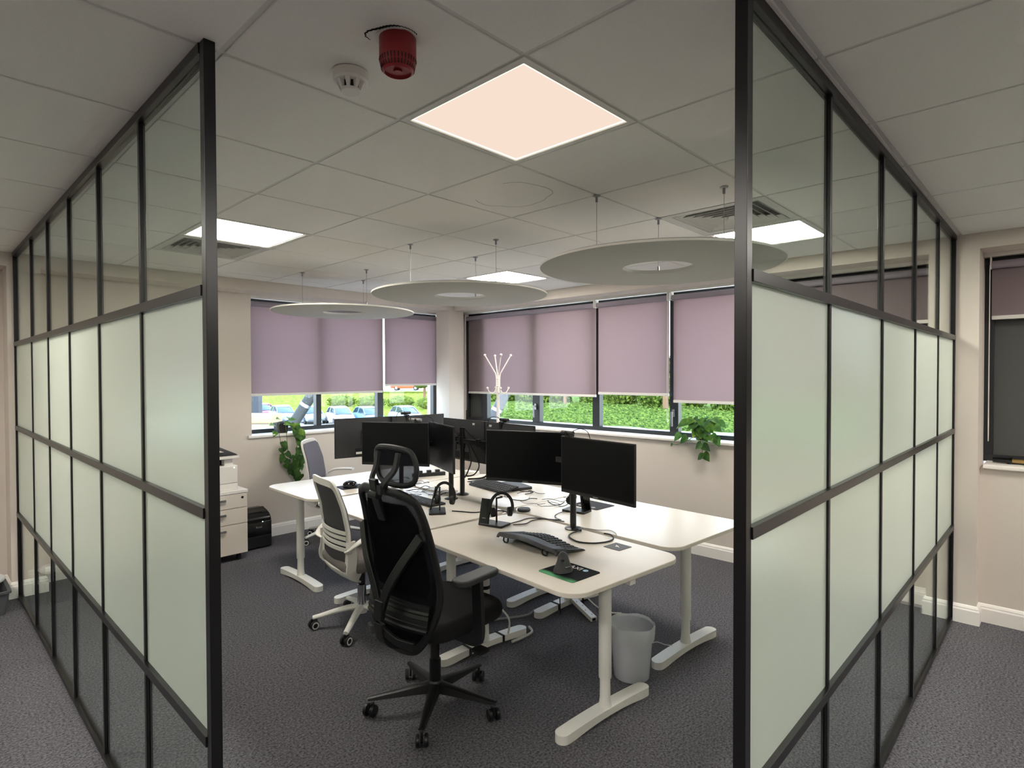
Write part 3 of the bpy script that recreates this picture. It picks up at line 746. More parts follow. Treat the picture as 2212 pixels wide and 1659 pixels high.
# keyboards ----------------------------------------------------------
def keys(mb, w, l, z, rows=5, cols=14, x0=0.0, arch=None, kh=0.006):
    kx, ky = w/rows, l/cols
    for i in range(rows):
        for j in range(cols):
            cx, cy = x0+(i+.5)*kx, -l/2+(j+.5)*ky
            zz = z + (arch(cx,cy) if arch else 0)
            a, c = kx*0.42, ky*0.42
            mb.hexa([(cx-a,cy-c,zz-0.001),(cx+a,cy-c,zz-0.001),(cx+a,cy+c,zz-0.001),(cx-a,cy+c,zz-0.001)],
                    [(cx-a*.8,cy-c*.8,zz+kh),(cx+a*.8,cy-c*.8,zz+kh),(cx+a*.8,cy+c*.8,zz+kh),(cx-a*.8,cy+c*.8,zz+kh)])
def curved_keyboard(label, x, y, rz, s_=1.0, tilt=True):
    t = thing('curved_keyboard', label, 'keyboard', (x,y,DT), rz)
    Lh, Dp = 0.235*s_, 0.225*s_
    def surf(px, py):                      # px 0..Dp from palm edge to back, py -Lh..Lh
        q = py/Lh
        arch = 0.020*(0.5+0.5*math.cos(PI*min(1,abs(q)*1.05)))
        return 0.052-0.165*px+arch
    def edge(q): return 0.020*q*q-0.006*math.cos(PI*q*1.2)
    def f1(u,v):                           # palm rest
        py = -Lh+2*Lh*v; px = edge(py/Lh)+u*0.088; q = abs(py)/Lh
        drop = 0.020*max(0,(0.16-u)/0.16)**2 + 0.010*max(0,(q-0.92)/0.08)**2
        return (px,py,surf(px,py)-drop)
    obj('palm_rest', MB().sheet(f1,14,36,0.014), M_plastic_d, t, smooth=True)
    def f2(u,v):
        py = (-Lh+2*Lh*v)*0.99; px = edge(py/Lh)+0.090+u*0.135*s_
        return (px,py,surf(px,py)-0.003-0.006*(u>0.97))
    obj('key_bed', MB().sheet(f2,8,36,0.012), M_plastic_b, t, smooth=True)
    b = MB(); keys(b,0.118*s_,2*Lh*0.93,-0.003,5,15,0.098,lambda a,c: surf(a+edge(c/Lh),c))
    obj('keys', b, M_plastic_d, t)
    for yy in (-0.15,0.15):
        b = MB(); zt_ = surf(0.03,yy)-0.014
        b.tube([(0.03,yy-0.016,zt_),(0.026,yy-0.018,0.012),(0.026,yy-0.010,0.003),(0.026,yy+0.010,0.003),(0.026,yy+0.018,0.012),(0.03,yy+0.016,zt_)],0.0045,8)
        obj('tilt_foot', b, M_rubber, t, smooth=True)
    return t
curved_keyboard('large curved black keyboard with palm rest raised on feet, nearest',0.975,0.925,d(-5),0.97)
def flat_keyboard(label, x, y, rz, l=0.43, w=0.14, tilt=0.0, m=None):
    t = thing('flat_keyboard', label, 'keyboard', (x,y,DT), rz)
    R = Ry(-tilt)
    b = MB(R@Matrix.Identity(4)); b.rrect(0,w,-l/2,l/2,0.001,0.014,0.008,4)
    obj('keyboard_body', b, m or M_plastic_b, t, bev=0.002)
    b = MB(R@Matrix.Identity(4)); keys(b,w-0.016,l-0.016,0.014,5,17,0.008,kh=0.004); obj('keys', b, M_plastic_d, t)
    if tilt:
        b = MB(); zz = math.sin(tilt)*w
        for yy in (-l/2+0.05,l/2-0.05): b.box(w*0.9,w*0.97,yy-0.015,yy+0.015,0.0,zz)
        obj('tilt_foot', b, M_plastic_b, t)
    return t
flat_keyboard('flat black keyboard behind the shoulder of the black chair',1.265,2.25,d(-3))
flat_keyboard('dark keyboard propped at a tilt between the tall pole and the nearest headset',1.95,2.22,d(-9),0.46,0.17,0.16)

# headset stands -----------------------------------------------------
def headset_stand(label, x, y, rz):
    t = thing('headset_stand', label, 'charging stand', (x,y,DT), rz)
    obj('stand_base', MB().rrect(-0.05,0.06,-0.085,0.085,0.0,0.014,0.010,4), M_plastic_b, t, bev=0.003)
    b = MB(T(-0.045,0.048,0.012)@Ry(d(14))); b.rrect(0.0,0.010,-0.036,0.036,0.0,0.150,0.004,3)
    obj('phone_plate', b, M_gloss_b, t, bev=0.002)
    obj('brand_mark', MB(T(-0.045,0.048,0.012)@Ry(d(14))).box(-0.0006,0.0002,-0.012,0.012,0.032,0.036), M_metal, t)
    b = MB(); b.cyl((0.022,-0.005,0.012),(0.022,-0.005,0.165),0.0055,seg=12); b.cyl((0.022,-0.005,0.160),(0.022,-0.045,0.172),0.006,seg=10); obj('headset_post', b, M_plastic_b, t, smooth=True)
    return t
def headset(label, x, y, z, rz):
    t = thing('headset', label, 'headset', (x,y,z), rz)
    pts = [(0, 0.068*math.cos(a), -0.085+0.085*math.sin(a)) for a in [math.radians(200-k*11) for k in range(21)]]
    b = MB().sweep(pts,[(-0.009,-0.003),(0.009,-0.003),(0.009,0.003),(-0.009,0.003)],up=(1,0,0.001)); obj('headband', b, M_plastic_b, t, smooth=True)
    for s_ in (-1,1):
        b = MB(); b.cyl((0,s_*0.062,-0.115),(0,s_*0.038,-0.115),0.029,0.027,seg=24); b.cyl((0,s_*0.066,-0.115),(0,s_*0.062,-0.115),0.020,0.029,seg=24)
        obj('ear_cup', b, M_rubber, t, smooth=True, bev=0.003)
    b = MB().tube(smoothpts([(0.005,0.066,-0.125),(0.02,0.09,-0.14),(0.05,0.105,-0.148),(0.07,0.10,-0.150)],5),0.0025,6); obj('microphone_boom', b, M_plastic_b, t, smooth=True)
    return t
headset_stand('black charging stand behind the nearest keyboard, with a phone plate',1.232,1.385,d(12))
headset('black headset hanging on the stand behind the nearest keyboard',1.262,1.350,DT+0.196,d(55))
headset_stand('black charging stand on the middle desk beside the flat keyboard',1.205,1.90,d(-38))
headset('black headset hanging on the stand of the middle desk',1.245,1.86,DT+0.196,d(30))
headset_stand('black charging stand half hidden behind the nearest monitor pole',1.86,1.235,d(188))
headset('black headset lying against the stand behind the nearest monitor pole',1.85,1.275,DT+0.196,d(120))

# small things -------------------------------------------------------
b = MB().lathe([(0.001,0),(0.040,0),(0.044,0.004),(0.044,0.014),(0.040,0.019),(0.001,0.019)],c=(1.625,1.50,DT),seg=32)
tag(obj('round_charging_puck', b, M_plastic_d, smooth=True),'flat round black puck lying alone beyond the nearest headset','charger')
t = thing('square_desk_sticker','small square dark sticker with a white arrow mark on the nearest desk','sticker',(1.366,0.592,DT),d(-5))
obj('sticker_plate', MB().box(-0.052,0.052,-0.052,0.052,0.0,0.0022), mat('brown_black_sticker','3B3835',0.5), t)
b = MB(); b.prism([(0.016,0.02),(-0.014,0.004),(-0.004,0.0),(-0.012,-0.022),(0.004,-0.004)],0.0022,0.003); obj('arrow_mark', b, M_ink, t)
M_cable = mat('black_cable','121214',0.5); M_cablew = mat('white_cable','DAD7D0',0.5); M_cableg = mat('grey_cable','8D8D8C',0.5)
def cable(label, pts, r=0.0025, m=None, k=6, group=None, name='cable'):
    return tag(obj(name, MB().tube(smoothpts(pts,k),r,8), m or M_cable, smooth=True), label, 'cable', group)
z = DT+0.0035
t = thing('adapter_cable','thick black cable curled in a loop by the square sticker','cable',(0,0,DT))
pts = [(1.452,0.905,0.012),(1.40,0.915,0.008),(1.345,0.90,0.005),(1.305,0.85,0.005),(1.285,0.78,0.005),(1.325,0.71,0.005),(1.40,0.675,0.005),(1.465,0.685,0.006),(1.50,0.725,0.012),(1.515,0.78,0.006)]
obj('cable_loop', MB().tube(smoothpts(pts,7),0.0045,10), M_cable, t, smooth=True)
b = MB(T(1.462,0.912,0.012)@Rz(d(40))); b.rrect(-0.014,0.030,-0.010,0.010,-0.006,0.007,0.003,3); obj('plug', b, M_plastic_b, t, bev=0.002)
cable('long thin black cable running from the middle headset stand across the desk seam',[(1.29,1.84,z),(1.32,1.78,z),(1.36,1.70,z),(1.44,1.66,z),(1.52,1.60,z),(1.50,1.52,z)],0.004)
cable('thin black cable leading from the nearest stand to the round puck',[(1.30,1.33,z),(1.40,1.33,z),(1.50,1.33,z),(1.56,1.22,z),(1.58,1.12,z)],0.003)
cable('second thin black cable from the nearest stand, lower of the two',[(1.31,1.30,z),(1.38,1.26,z),(1.46,1.28,z),(1.53,1.26,z),(1.60,1.16,z)],0.0028)
cable('thin grey wire crossing the gap between the two nearest desks',[(1.50,1.00,z),(1.54,0.93,z),(1.56,0.85,z),(1.60,0.80,z),(1.57,0.74,z),(1.52,0.70,z)],0.0022,M_cableg)
cable('thin black wire looping down from the stand behind the nearest pole',[(1.80,1.27,z+.01),(1.72,1.28,z),(1.66,1.26,z),(1.62,1.22,z),(1.60,1.17,z)],0.0022)
random.seed(11)
LC = 'thin black cable tangled loosely on the white desktops behind the monitors'
GC = 'tangled black cables on the desktops'
for (cx,cy,n_,sp) in ((1.95,1.60,5,0.13),(1.98,1.86,3,0.10),(1.60,2.95,6,0.16),(1.50,2.60,5,0.15),(1.62,2.45,4,0.12)):
    for k in range(n_):
        p = []; a = random.uniform(0,6.28); x, y = cx+random.uniform(-sp,sp)*.7, cy+random.uniform(-sp,sp)*.7
        for q in range(8):
            p.append((x,y,z+0.001*k+ (0.012*random.random() if q%3==1 else 0))); a += random.uniform(-1.3,1.3)
            x += 0.055*math.cos(a); y += 0.055*math.sin(a)
            x = min(max(x,cx-sp*1.3),cx+sp*1.3); y = min(max(y,cy-sp*1.3),cy+sp*1.3)
        cable(LC,p,random.choice((0.0018,0.0022,0.003)),None,5,GC)
for k,(pts) in enumerate([[(1.71,2.19,1.20),(1.74,2.12,1.05),(1.76,2.08,0.95),(1.74,2.11,0.88),(1.715,2.17,0.86)],
                          [(1.72,2.19,1.22),(1.78,2.08,1.08),(1.82,2.01,0.95),(1.79,2.05,0.86),(1.72,2.16,0.84)],
                          [(1.71,2.18,1.18),(1.72,2.15,1.08),(1.725,2.13,0.98),(1.72,2.16,0.90),(1.71,2.185,0.85)]]):
    cable('thick black cable hanging in a loop beside the tall pole',pts,0.005+0.002*(k==1),None,6,'cables looped beside the tall pole')
t = thing('power_strip','long black power strip with plugs on the far desks','power strip',(2.03,3.03,DT),d(-22))
obj('strip_body', MB().rrect(-0.15,0.15,-0.022,0.022,0.0,0.032,0.006,3), M_plastic_b, t, bev=0.003)
for k in range(3):
    b = MB(); b.box(-0.10+0.08*k,-0.06+0.08*k,-0.018,0.018,0.032,0.055); obj('plug', b, M_plastic_b, t, bev=0.004)
t = thing('closed_laptop','flat black docking slab lying under the monitor left of the nearest one','laptop',(2.17,2.12,DT),d(-20))
obj('laptop_base', MB().rrect(-0.08,0.10,-0.15,0.15,0.0,0.012,0.012,4), M_plastic_b, t, bev=0.002)
obj('laptop_lid', MB().rrect(-0.08,0.10,-0.15,0.15,0.0125,0.021,0.012,4), M_plastic_d, t, bev=0.002)
t = thing('small_white_box','small white box on the desk by the right wall, under the looped cables','box',(2.33,2.80,DT),d(10))
obj('box_body', MB().rrect(-0.04,0.04,-0.07,0.07,0,0.035,0.008,4), M_plastic_w, t, bev=0.003)
tag(obj('paper_slip', MB().box(2.02,2.09,2.06,2.15,DT+0.0005,DT+0.0035), M_sticker),'small white paper slip beside the dark tilted keyboard','paper')

# ================================================================== CHAIRS
def interp(tab, z):
    for (z0,v0),(z1,v1) in zip(tab,tab[1:]):
        if z0 <= z <= z1: return v0+(v1-v0)*(z-z0)/(z1-z0)
    return tab[0][1] if z < tab[0][0] else tab[-1][1]
def caster(t, x, y, m_body, ring=None, yawc=0.0):
    M = T(x,y,0)@Rz(yawc); b = MB(M)
    b.cyl((0.012,0,0.030),(0.012,0,0.068),0.006,seg=10)
    b.box(-0.022,0.018,-0.006,0.006,0.026,0.058)
    for s_ in (-1,1): b.lathe([(0.001,s_*0.010),(0.026,s_*0.010),(0.029,s_*0.013),(0.029,s_*0.024),(0.025,s_*0.028),(0.001,s_*0.028)],c=(0,0,0.029),seg=24,axis='y')
    c = obj('caster', b, m_body, t, smooth=True)
    if ring:
        for s_ in (-1,1): obj('wheel_ring', MB(M).lathe([(0.015,s_*0.0282),(0.023,s_*0.0282),(0.023,s_*0.0295),(0.015,s_*0.0295)],c=(0,0,0.029),seg=24,axis='y',closed=True), ring, c)
    return c
def star_base(t, m, R=0.30, zh=0.105, a0=0.0, ring=None, square=True, m_c=None, hubr=0.038):
    b = MB(); b.lathe([(0.001,zh-0.035),(hubr*0.9,zh-0.035),(hubr,zh-0.01),(hubr*0.95,zh+0.012),(0.028,zh+0.022),(0.001,zh+0.022)],seg=28)
    for k in range(5):
        a = a0+k*2*PI/5; M = Rz(a)
        if square:
            rs = []
            for q,(r,w,zt,zb) in enumerate([(0.02,0.030,zh+0.016,zh-0.030),(0.10,0.026,zh+0.006,zh-0.030),(0.20,0.021,zh-0.008,zh-0.032),(R+0.012,0.016,zh-0.022,zh-0.034)]):
                rs.append([M@Vector(p) for p in ((r,-w,zb),(r,w,zb),(r,w*0.75,zt-0.004),(r,w*0.35,zt),(r,-w*0.35,zt),(r,-w*0.75,zt-0.004))])
            b.rings(rs)
        else:
            pts = [M@Vector(p) for p in ((0.02,0,zh+0.005),(0.09,0,zh+0.002),(0.17,0,zh-0.012),(0.25,0,zh-0.030),(R+0.005,0,zh-0.040))]
            b.sweep(smoothpts(pts,4),[(0.024*math.cos(t_*PI/6),0.017*math.sin(t_*PI/6)) for t_ in range(12)],scale=[1.15-0.45*i/16 for i in range(17)])
    obj('star_base', b, m, t, smooth=True)
    for k in range(5):
        a = a0+k*2*PI/5; caster(t, R*math.cos(a), R*math.sin(a), m_c or m, ring, a+[0.5,-0.4,0.9,0.2,-0.8][k])
def cushion(x0,x1,hy,z0,z1,r=0.07,dome=0.012,n=5):
    b = MB(); rs = []
    for k in range(9):
        q = k/8; ang = PI*(q-0.5); ins = (1-math.cos(ang))*0.5*(z1-z0)*0.7; zz = (z0+z1)/2+math.sin(ang)*(z1-z0)/2
        P = rr(x0+ins,x1-ins,-hy+ins,hy-ins,r,6); rs.append([(x,y,zz+0.0*dome) for x,y in P])
    return b.rings(rs)
# ---- black mesh task chair
t = thing('mesh_office_chair','black mesh office chair with headrest, nearest the camera','chair',(0.56,1.115,0),d(2))
CH = t
star_base(t, M_plastic_b, 0.31, 0.115, d(2.3), None, True)
b = MB(); b.lathe([(0.026,0.13),(0.028,0.135),(0.028,0.24),(0.022,0.245),(0.022,0.40),(0.001,0.40)],seg=24); obj('gas_lift', b, M_plastic_b, t, smooth=True)
b = MB(); b.box(-0.12,0.10,-0.075,0.075,0.375,0.415); b.box(-0.24,-0.10,-0.035,0.035,0.375,0.41); obj('tilt_mechanism', b, M_plastic_b, t, bev=0.012)
b = MB(); b.tube([(0.02,-0.07,0.392),(0.03,-0.20,0.385),(0.03,-0.25,0.37)],0.006,8); b.rrect(0.0,0.065,-0.315,-0.245,0.352,0.362,0.012,4); obj('height_lever', b, M_plastic_b, t, smooth=True)
obj('seat', cushion(-0.21,0.28,0.245,0.425,0.515,0.09), M_fabric_b, t, smooth=True)
HW = [(0.385,0.09),(0.40,0.13),(0.45,0.185),(0.55,0.232),(0.68,0.248),(0.85,0.236),(1.00,0.222),(1.07,0.205),(1.10,0.175),(1.115,0.12)]
XP = [(0.385,-0.235),(0.5,-0.245),(0.62,-0.225),(0.75,-0.232),(0.9,-0.262),(1.0,-0.285),(1.115,-0.322)]
def bx_(z): return interp(XP,z)
def bp(y,z): return Vector((bx_(z)+0.75*y*y, y, z))
zs_ = [0.385,0.40,0.43,0.47,0.52,0.58,0.65,0.72,0.80,0.88,0.96,1.02,1.07,1.095,1.11,1.115]
outl = [bp(interp(HW,z_),z_) for z_ in zs_]+[bp(0.05,1.118),bp(-0.05,1.118)]+[bp(-interp(HW,z_),z_) for z_ in reversed(zs_)]+[bp(-0.03,0.382),bp(0.03,0.382)]
b = MB().sweep(smoothpts(outl,2,True),[(0.020*math.cos(q*PI/5),0.014*math.sin(q*PI/5)) for q in range(10)],True,up=(1,0,0.01)); fr = obj('back_frame', b, M_plastic_b, t, smooth=True)
M_mesh = mixtrans('black_see_through_mesh','1C1C20','33333A',0.3,0.16)
def meshf(u,v):
    z_ = 0.39+(1.112-0.39)*v; w_ = interp(HW,z_); return bp((2*u-1)*w_,z_)
obj('back_mesh', MB().sheet(meshf,16,30,0.002), M_mesh, t, smooth=True)
def padf(u,v):                                   # firmer inner panel, upper back
    z_ = 0.64+(1.06-0.64)*v; w_ = interp(HW,z_)*0.80*(1-0.15*max(0,(v-0.85)/0.15))*(1-0.1*max(0,(0.1-v)/0.1)); p = bp((2*u-1)*w_,z_); p.x += 0.008; return p
obj('back_pad', MB().sheet(padf,12,16,0.006), M_grout, t, smooth=True)
def lumf(u,v):
    z_ = 0.50+0.115*v; w_ = 0.215; y_ = (2*u-1)*w_; p = bp(y_,z_); p.x -= 0.014+0.004*math.sin(v*40); return p
obj('lumbar_support', MB().sheet(lumf,18,24,0.012), M_plastic_b, t, smooth=True)
b = MB()                                         # Y-shaped spine behind the mesh
spine = [(-0.10,0,0.385),(-0.22,0,0.385),(-0.30,0,0.43),(-0.325,0,0.52),(-0.32,0,0.62)]
sec = [(-0.030,-0.012),(0.030,-0.012),(0.030,0.012),(-0.030,0.012)]
b.sweep(smoothpts(spine,5),sec,up=(0,0,1))
for s_ in (-1,1):
    b.sweep(smoothpts([(-0.318,0,0.56),(-0.315,s_*0.05,0.68),(-0.300,s_*0.13,0.80),(-0.262,s_*0.215,0.93)],6),[(-0.022,-0.010),(0.022,-0.010),(0.022,0.010),(-0.022,0.010)],up=(1,0,0))
    b.sweep(smoothpts([(-0.322,0,0.50),(-0.30,s_*0.09,0.455),(-0.262,s_*0.165,0.44)],6),[(-0.018,-0.008),(0.018,-0.008),(0.018,0.008),(-0.018,0.008)],up=(1,0,0))
b.sweep(smoothpts([(-0.30,0,0.98),(-0.335,0,1.08),(-0.352,0,1.17)],5),[(-0.024,-0.011),(0.024,-0.011),(0.024,0.011),(-0.024,0.011)],up=(1,0,0))
b.cyl((-0.345,-0.03,1.10),(-0.345,0.03,1.10),0.020,seg=16)
obj('back_spine', b, M_plastic_b, t, bev=0.004)
hr_c = Vector((-0.275,0,1.262)); hpts = [Vector((hr_c.x+0.9*y*y-0.10*(z_-1.26), y, z_)) for y,z_ in [(0.145,1.29),(0.12,1.335),(0.05,1.348),(-0.05,1.348),(-0.12,1.335),(-0.145,1.29),(-0.145,1.24),(-0.12,1.195),(-0.05,1.178),(0.05,1.178),(0.12,1.195),(0.145,1.24)]]
b = MB().sweep(smoothpts(hpts,3,True),[(0.013*math.cos(q*PI/4),0.011*math.sin(q*PI/4)) for q in range(8)],True,up=(1,0,0.01))
for s_ in (-1,1): b.sweep(smoothpts([(-0.352,s_*0.012,1.165),(-0.35,s_*0.05,1.21),(-0.315,s_*0.07,1.26),(-0.30,s_*0.075,1.33)],5),[(-0.011,-0.008),(0.011,-0.008),(0.011,0.008),(-0.011,0.008)],up=(1,0,0))
b.box(-0.365,-0.325,-0.035,0.035,1.150,1.190)
hd = obj('headrest', b, M_plastic_d, t, smooth=True); hd.location = (0.012,-0.02,-0.045)
def hmf(u,v):
    y = (2*u-1)*0.135; z_ = 1.185+0.155*v; return Vector((hr_c.x+0.9*y*y-0.10*(z_-1.26),y,z_))
obj('headrest_mesh', MB().sheet(hmf,10,8,0.002), mixtrans('headrest_mesh_fabric','1B1B20','55555F',0.35,0.28), hd, smooth=True)
for s_ in (-1,1):
    b = MB(); b.sweep(smoothpts([(0.0,s_*0.15,0.41),(0.0,s_*0.27,0.415),(0.0,s_*0.305,0.45),(-0.005,s_*0.305,0.58),(-0.01,s_*0.305,0.702)],5),[(-0.028,-0.011),(0.028,-0.011),(0.028,0.011),(-0.028,0.011)],up=(1,0,0))
    ar = obj('armrest', b, M_plastic_b, t, bev=0.004)
    obj('arm_pad', MB(T(-0.015,s_*0.300,0.70)@Rz(-s_*d(4))).rrect(-0.13,0.13,-0.045,0.045,0,0.030,0.035,6), M_plastic_d, ar, bev=0.010, bseg=3)

# ---- white framed chair, used twice
def white_chair(label, x, y, rz):
    t = thing('white_framed_chair', label, 'chair', (x,y,0), rz, group='white framed office chairs')
    star_base(t, M_white, 0.30, 0.115, d(157), M_plastic_w, False, M_rubber, 0.036)
    obj('gas_lift', MB().lathe([(0.020,0.33),(0.001,0.33)]+[] if False else [(0.023,0.26),(0.023,0.40),(0.001,0.40)],seg=20), M_plastic_b, t, smooth=True)
    obj('chrome_sleeve', MB().lathe([(0.028,0.135),(0.028,0.265),(0.023,0.27)],seg=24), M_chrome, t, smooth=True)
    b = MB(); b.box(-0.11,0.11,-0.08,0.08,0.385,0.415); b.tube([(0.0,-0.08,0.40),(0.02,-0.20,0.395),(0.05,-0.24,0.38)],0.006,8); obj('tilt_mechanism', b, M_plastic_b, t, bev=0.006)
    obj('seat', cushion(-0.20,0.27,0.245,0.412,0.492,0.09), M_fabric_s, t, smooth=True)
    Hh = [(0.40,0.195),(0.50,0.222),(0.65,0.226),(0.78,0.220),(0.90,0.208),(0.98,0.195)]
    Xx = [(0.36,-0.13),(0.42,-0.185),(0.5,-0.200),(0.62,-0.190),(0.8,-0.215),(1.00,-0.275)]
    def P(y,z_,o=0.0): return Vector((interp(Xx,z_)+0.55*y*y+o,y,z_))
    # frame band: swept rectangle, with rounded corners
    zl = [0.47,0.55,0.65,0.74,0.82,0.89,0.93]
    ol = [P(interp(Hh,z_)-0.018,z_) for z_ in zl]+[P(0.165,0.960),P(0.13,0.970),P(0.0,0.972),P(-0.13,0.970),P(-0.165,0.960)]+[P(-interp(Hh,z_)+0.018,z_) for z_ in reversed(zl)]+[P(-0.175,0.435),P(-0.12,0.415),P(0,0.405),P(0.12,0.415),P(0.175,0.435)]
    b = MB().sweep(smoothpts(ol,3,True),[(-0.022,-0.008),(0.022,-0.008),(0.022,0.008),(-0.022,0.008)],True,up=(1,0,0.02))
    def shell(u,v):                             # lower shell that cups the seat
        y_ = (2*u-1)*(0.215-0.05*(1-v)**2); z_ = 0.345+0.085*v; k = (1-v)
        return Vector((-0.195+0.11*k*k+0.55*y_*y_+0.0,y_,z_))
    b.sheet(shell,16,8,0.012)
    for s_ in (-1,1):                           # side wings down to the seat
        b.sweep(smoothpts([P(s_*0.222,0.62),P(s_*0.236,0.52,0.01),Vector((-0.165,s_*0.238,0.43)),Vector((-0.10,s_*0.20,0.385))],5),[(-0.030,-0.008),(0.030,-0.008),(0.030,0.008),(-0.030,0.008)],up=(0,1,0),scale=[1.0]*16)
    fr = obj('back_frame', b, M_plastic_w, t, bev=0.003)
    obj('logo_slot', MB(T(-0.190,0.150,0.385)).box(-0.004,0.012,-0.006,0.006,-0.022,0.022), M_metal, fr)
    def mf(u,v):
        z_ = 0.44+0.515*v; return P((2*u-1)*(interp(Hh,z_)-0.03),z_,0.004)
    obj('back_mesh', MB().sheet(mf,14,20,0.004), M_backfab, t, smooth=True)
    def cf(u,v):                                # upholstered front, hides the frame from the sitter's side
        z_ = 0.45+0.515*v; w_ = interp(Hh,z_)-0.008-0.03*max(0,(v-0.93)/0.07)**2; return P((2*u-1)*w_,z_,0.026-0.010*abs(2*u-1)**6)
    obj('back_cushion', MB().sheet(cf,16,20,0.014), M_fabric_g, t, smooth=True)
    for k in range(4):
        z_ = 0.565+0.034*k; w_ = 0.20
        pts = [P(w_*q,z_-0.020*(1-abs(q))*0,-0.010-0.012*(1-q*q)) for q in (-1,-.75,-.5,-.25,0,.25,.5,.75,1)]
        obj('lumbar_bar', MB().sweep(pts,[(-0.012,-0.004),(0.012,-0.004),(0.012,0.004),(-0.012,0.004)],up=(1,0,0.01)), M_plastic_w, t, bev=0.002)
    for s_ in (-1,1):
        pts = smoothpts([(-0.175,s_*0.225,0.555),(-0.190,s_*0.262,0.575),(-0.15,s_*0.285,0.615),(-0.08,s_*0.292,0.648),(0.03,s_*0.290,0.656),(0.115,s_*0.280,0.654)],5)
        n_ = len(pts); b = MB().sweep(pts,[(0.024*math.cos(q*PI/6),0.010*math.sin(q*PI/6)) for q in range(12)],scale=[0.9+0.35*math.sin(min(1,i/n_*1.3)*PI/2) for i in range(n_)])
        obj('armrest', b, M_plastic_w, t, smooth=True)
    return t
M_backfab = mat('dark_grey_back_mesh','4A484C',0.9,bump=0.2,bump_s=1200)
wc = white_chair('white framed chair with dark mesh back and lumbar bars, left of the black chair',0.83,2.21,d(-9))
wd = dup(wc,(1.72,4.155,0),d(-47),'white framed chair showing its grey front, by the left wall','white framed office chairs')

# ================================================================== CABINET, PRINTER, SHREDDER
t = thing('drawer_cabinet','white three drawer pedestal cabinet behind the left black post','cabinet',(0.665,4.14,0))
W2 = 0.21
b = MB(); b.box(-W2,W2,0.018,0.50,0.06,0.595); obj('cabinet_body', b, M_plastic_w, t, bev=0.002)
obj('cabinet_top', MB().box(-W2-0.004,W2+0.004,-0.004,0.505,0.595,0.622), M_plastic_w, t, bev=0.003)
M_cream = mat('cream_melamine','DCD3C9',0.45)
for z0,z1 in ((0.065,0.325),(0.330,0.465),(0.470,0.592)):
    dr = obj('drawer', MB().box(-W2+0.002,W2-0.002,0.0,0.018,z0,z1), M_cream, t, bev=0.002)
    zz = z1-0.045; b = MB(); b.box(-0.11,0.02,-0.028,-0.018,zz-0.009,zz+0.009); b.box(-0.11,-0.103,-0.022,0,zz-0.006,zz+0.006); b.box(0.013,0.02,-0.022,0,zz-0.006,zz+0.006)
    obj('drawer_handle', b, M_metal, dr, bev=0.002)
obj('lock', MB().cyl((0.165,-0.003,0.556),(0.165,0.0,0.556),0.011,seg=18), M_plastic_b, t)
for xx,yy in ((-0.15,0.06),(0.15,0.06),(-0.15,0.43),(0.15,0.43)):
    obj('caster', MB().cyl((xx-0.012,yy,0.028),(xx+0.012,yy,0.028),0.028,seg=18).box(xx-0.014,xx+0.014,yy-0.014,yy+0.014,0.04,0.062), M_plastic_b, t, smooth=True)
t = thing('printer','white printer with raised scanner lid on the drawer cabinet','printer',(0.625,4.185,0.622))
P2 = 0.185
obj('printer_body', MB().box(-P2,P2,0.0,0.40,0.062,0.215), M_plastic_w, t, bev=0.006)
tr_ = obj('paper_tray', MB().box(-P2+0.002,P2-0.002,-0.002,0.395,0.0,0.060), M_plastic_w, t, bev=0.004)
obj('tray_handle', MB().box(-0.09,0.03,-0.006,-0.001,0.020,0.026), M_plastic_d, tr_)
b = MB(); b.box(-P2+0.01,P2-0.06,0.10,0.39,0.215,0.275); obj('output_bay', b, M_dark, t)
b = MB(); b.box(P2-0.10,P2-0.03,0.03,0.38,0.215,0.277); obj('side_column', b, M_plastic_w, t, bev=0.004)
b = MB(); b.box(-P2-0.005,P2+0.012,-0.012,0.405,0.277,0.302); obj('scanner_bed', b, M_plastic_w, t, bev=0.004)
b = MB(); b.hexa([(-P2,0.0,0.304),(P2+0.006,0.0,0.304),(P2+0.006,0.40,0.304),(-P2,0.40,0.304)],[(-P2+0.02,0.02,0.318),(P2-0.01,0.02,0.318),(P2-0.02,0.38,0.345),(-P2+0.02,0.38,0.345)]); obj('scanner_lid', b, M_plastic_d, t, bev=0.004)
obj('power_light', MB().cyl((P2-0.03,-0.002,0.197),(P2-0.03,0.001,0.197),0.005,seg=12), emis('led_white',(1,1,1),2.0), t)
tag(obj('paper_sheet', MB(T(0.60,4.30,0.966)@Ry(d(2))@Rz(0.1)@Rx(d(4))).box(-0.10,0.10,-0.09,0.12,0,0.002), M_sticker),'white paper sheet lying on the printer lid','paper')
t = thing('paper_shredder','glossy black paper shredder on the floor beside the drawer cabinet','shredder',(1.065,4.36,0))
w = 0.125
prof = [(0.0,0.006),(0.0,0.245),(0.012,0.285),(0.045,0.318),(0.10,0.340),(0.155,0.352),(0.165,0.358),(0.185,0.358),(0.195,0.350),(0.30,0.345),(0.30,0.006)]
b = MB(); b.rings([[(x,y,z_) for y,z_ in prof] for x in (-w,w)]); obj('shredder_body', b, M_gloss_b, t, bev=0.016, bseg=4)
obj('waste_bin_door', MB().box(-w+0.008,w-0.008,-0.003,0.004,0.02,0.115), M_plastic_b, t, bev=0.002)
obj('window_strip', MB().box(-w+0.010,w-0.010,-0.0035,0.002,0.118,0.121), M_plastic_d, t)
obj('paper_slot', MB(T(0,0.07,0.328)@Rx(d(20))).box(-0.07,0.06,-0.004,0.004,0,0.006), M_dark, t)
obj('status_light', MB().cyl((0.035,-0.002,0.252),(0.035,0.001,0.252),0.004,seg=12), emis('led_blue',(0.5,0.7,1),4.0), t)
obj('trim_line', MB().box(0.042,0.110,-0.0015,0.001,0.250,0.254), M_metal, t)
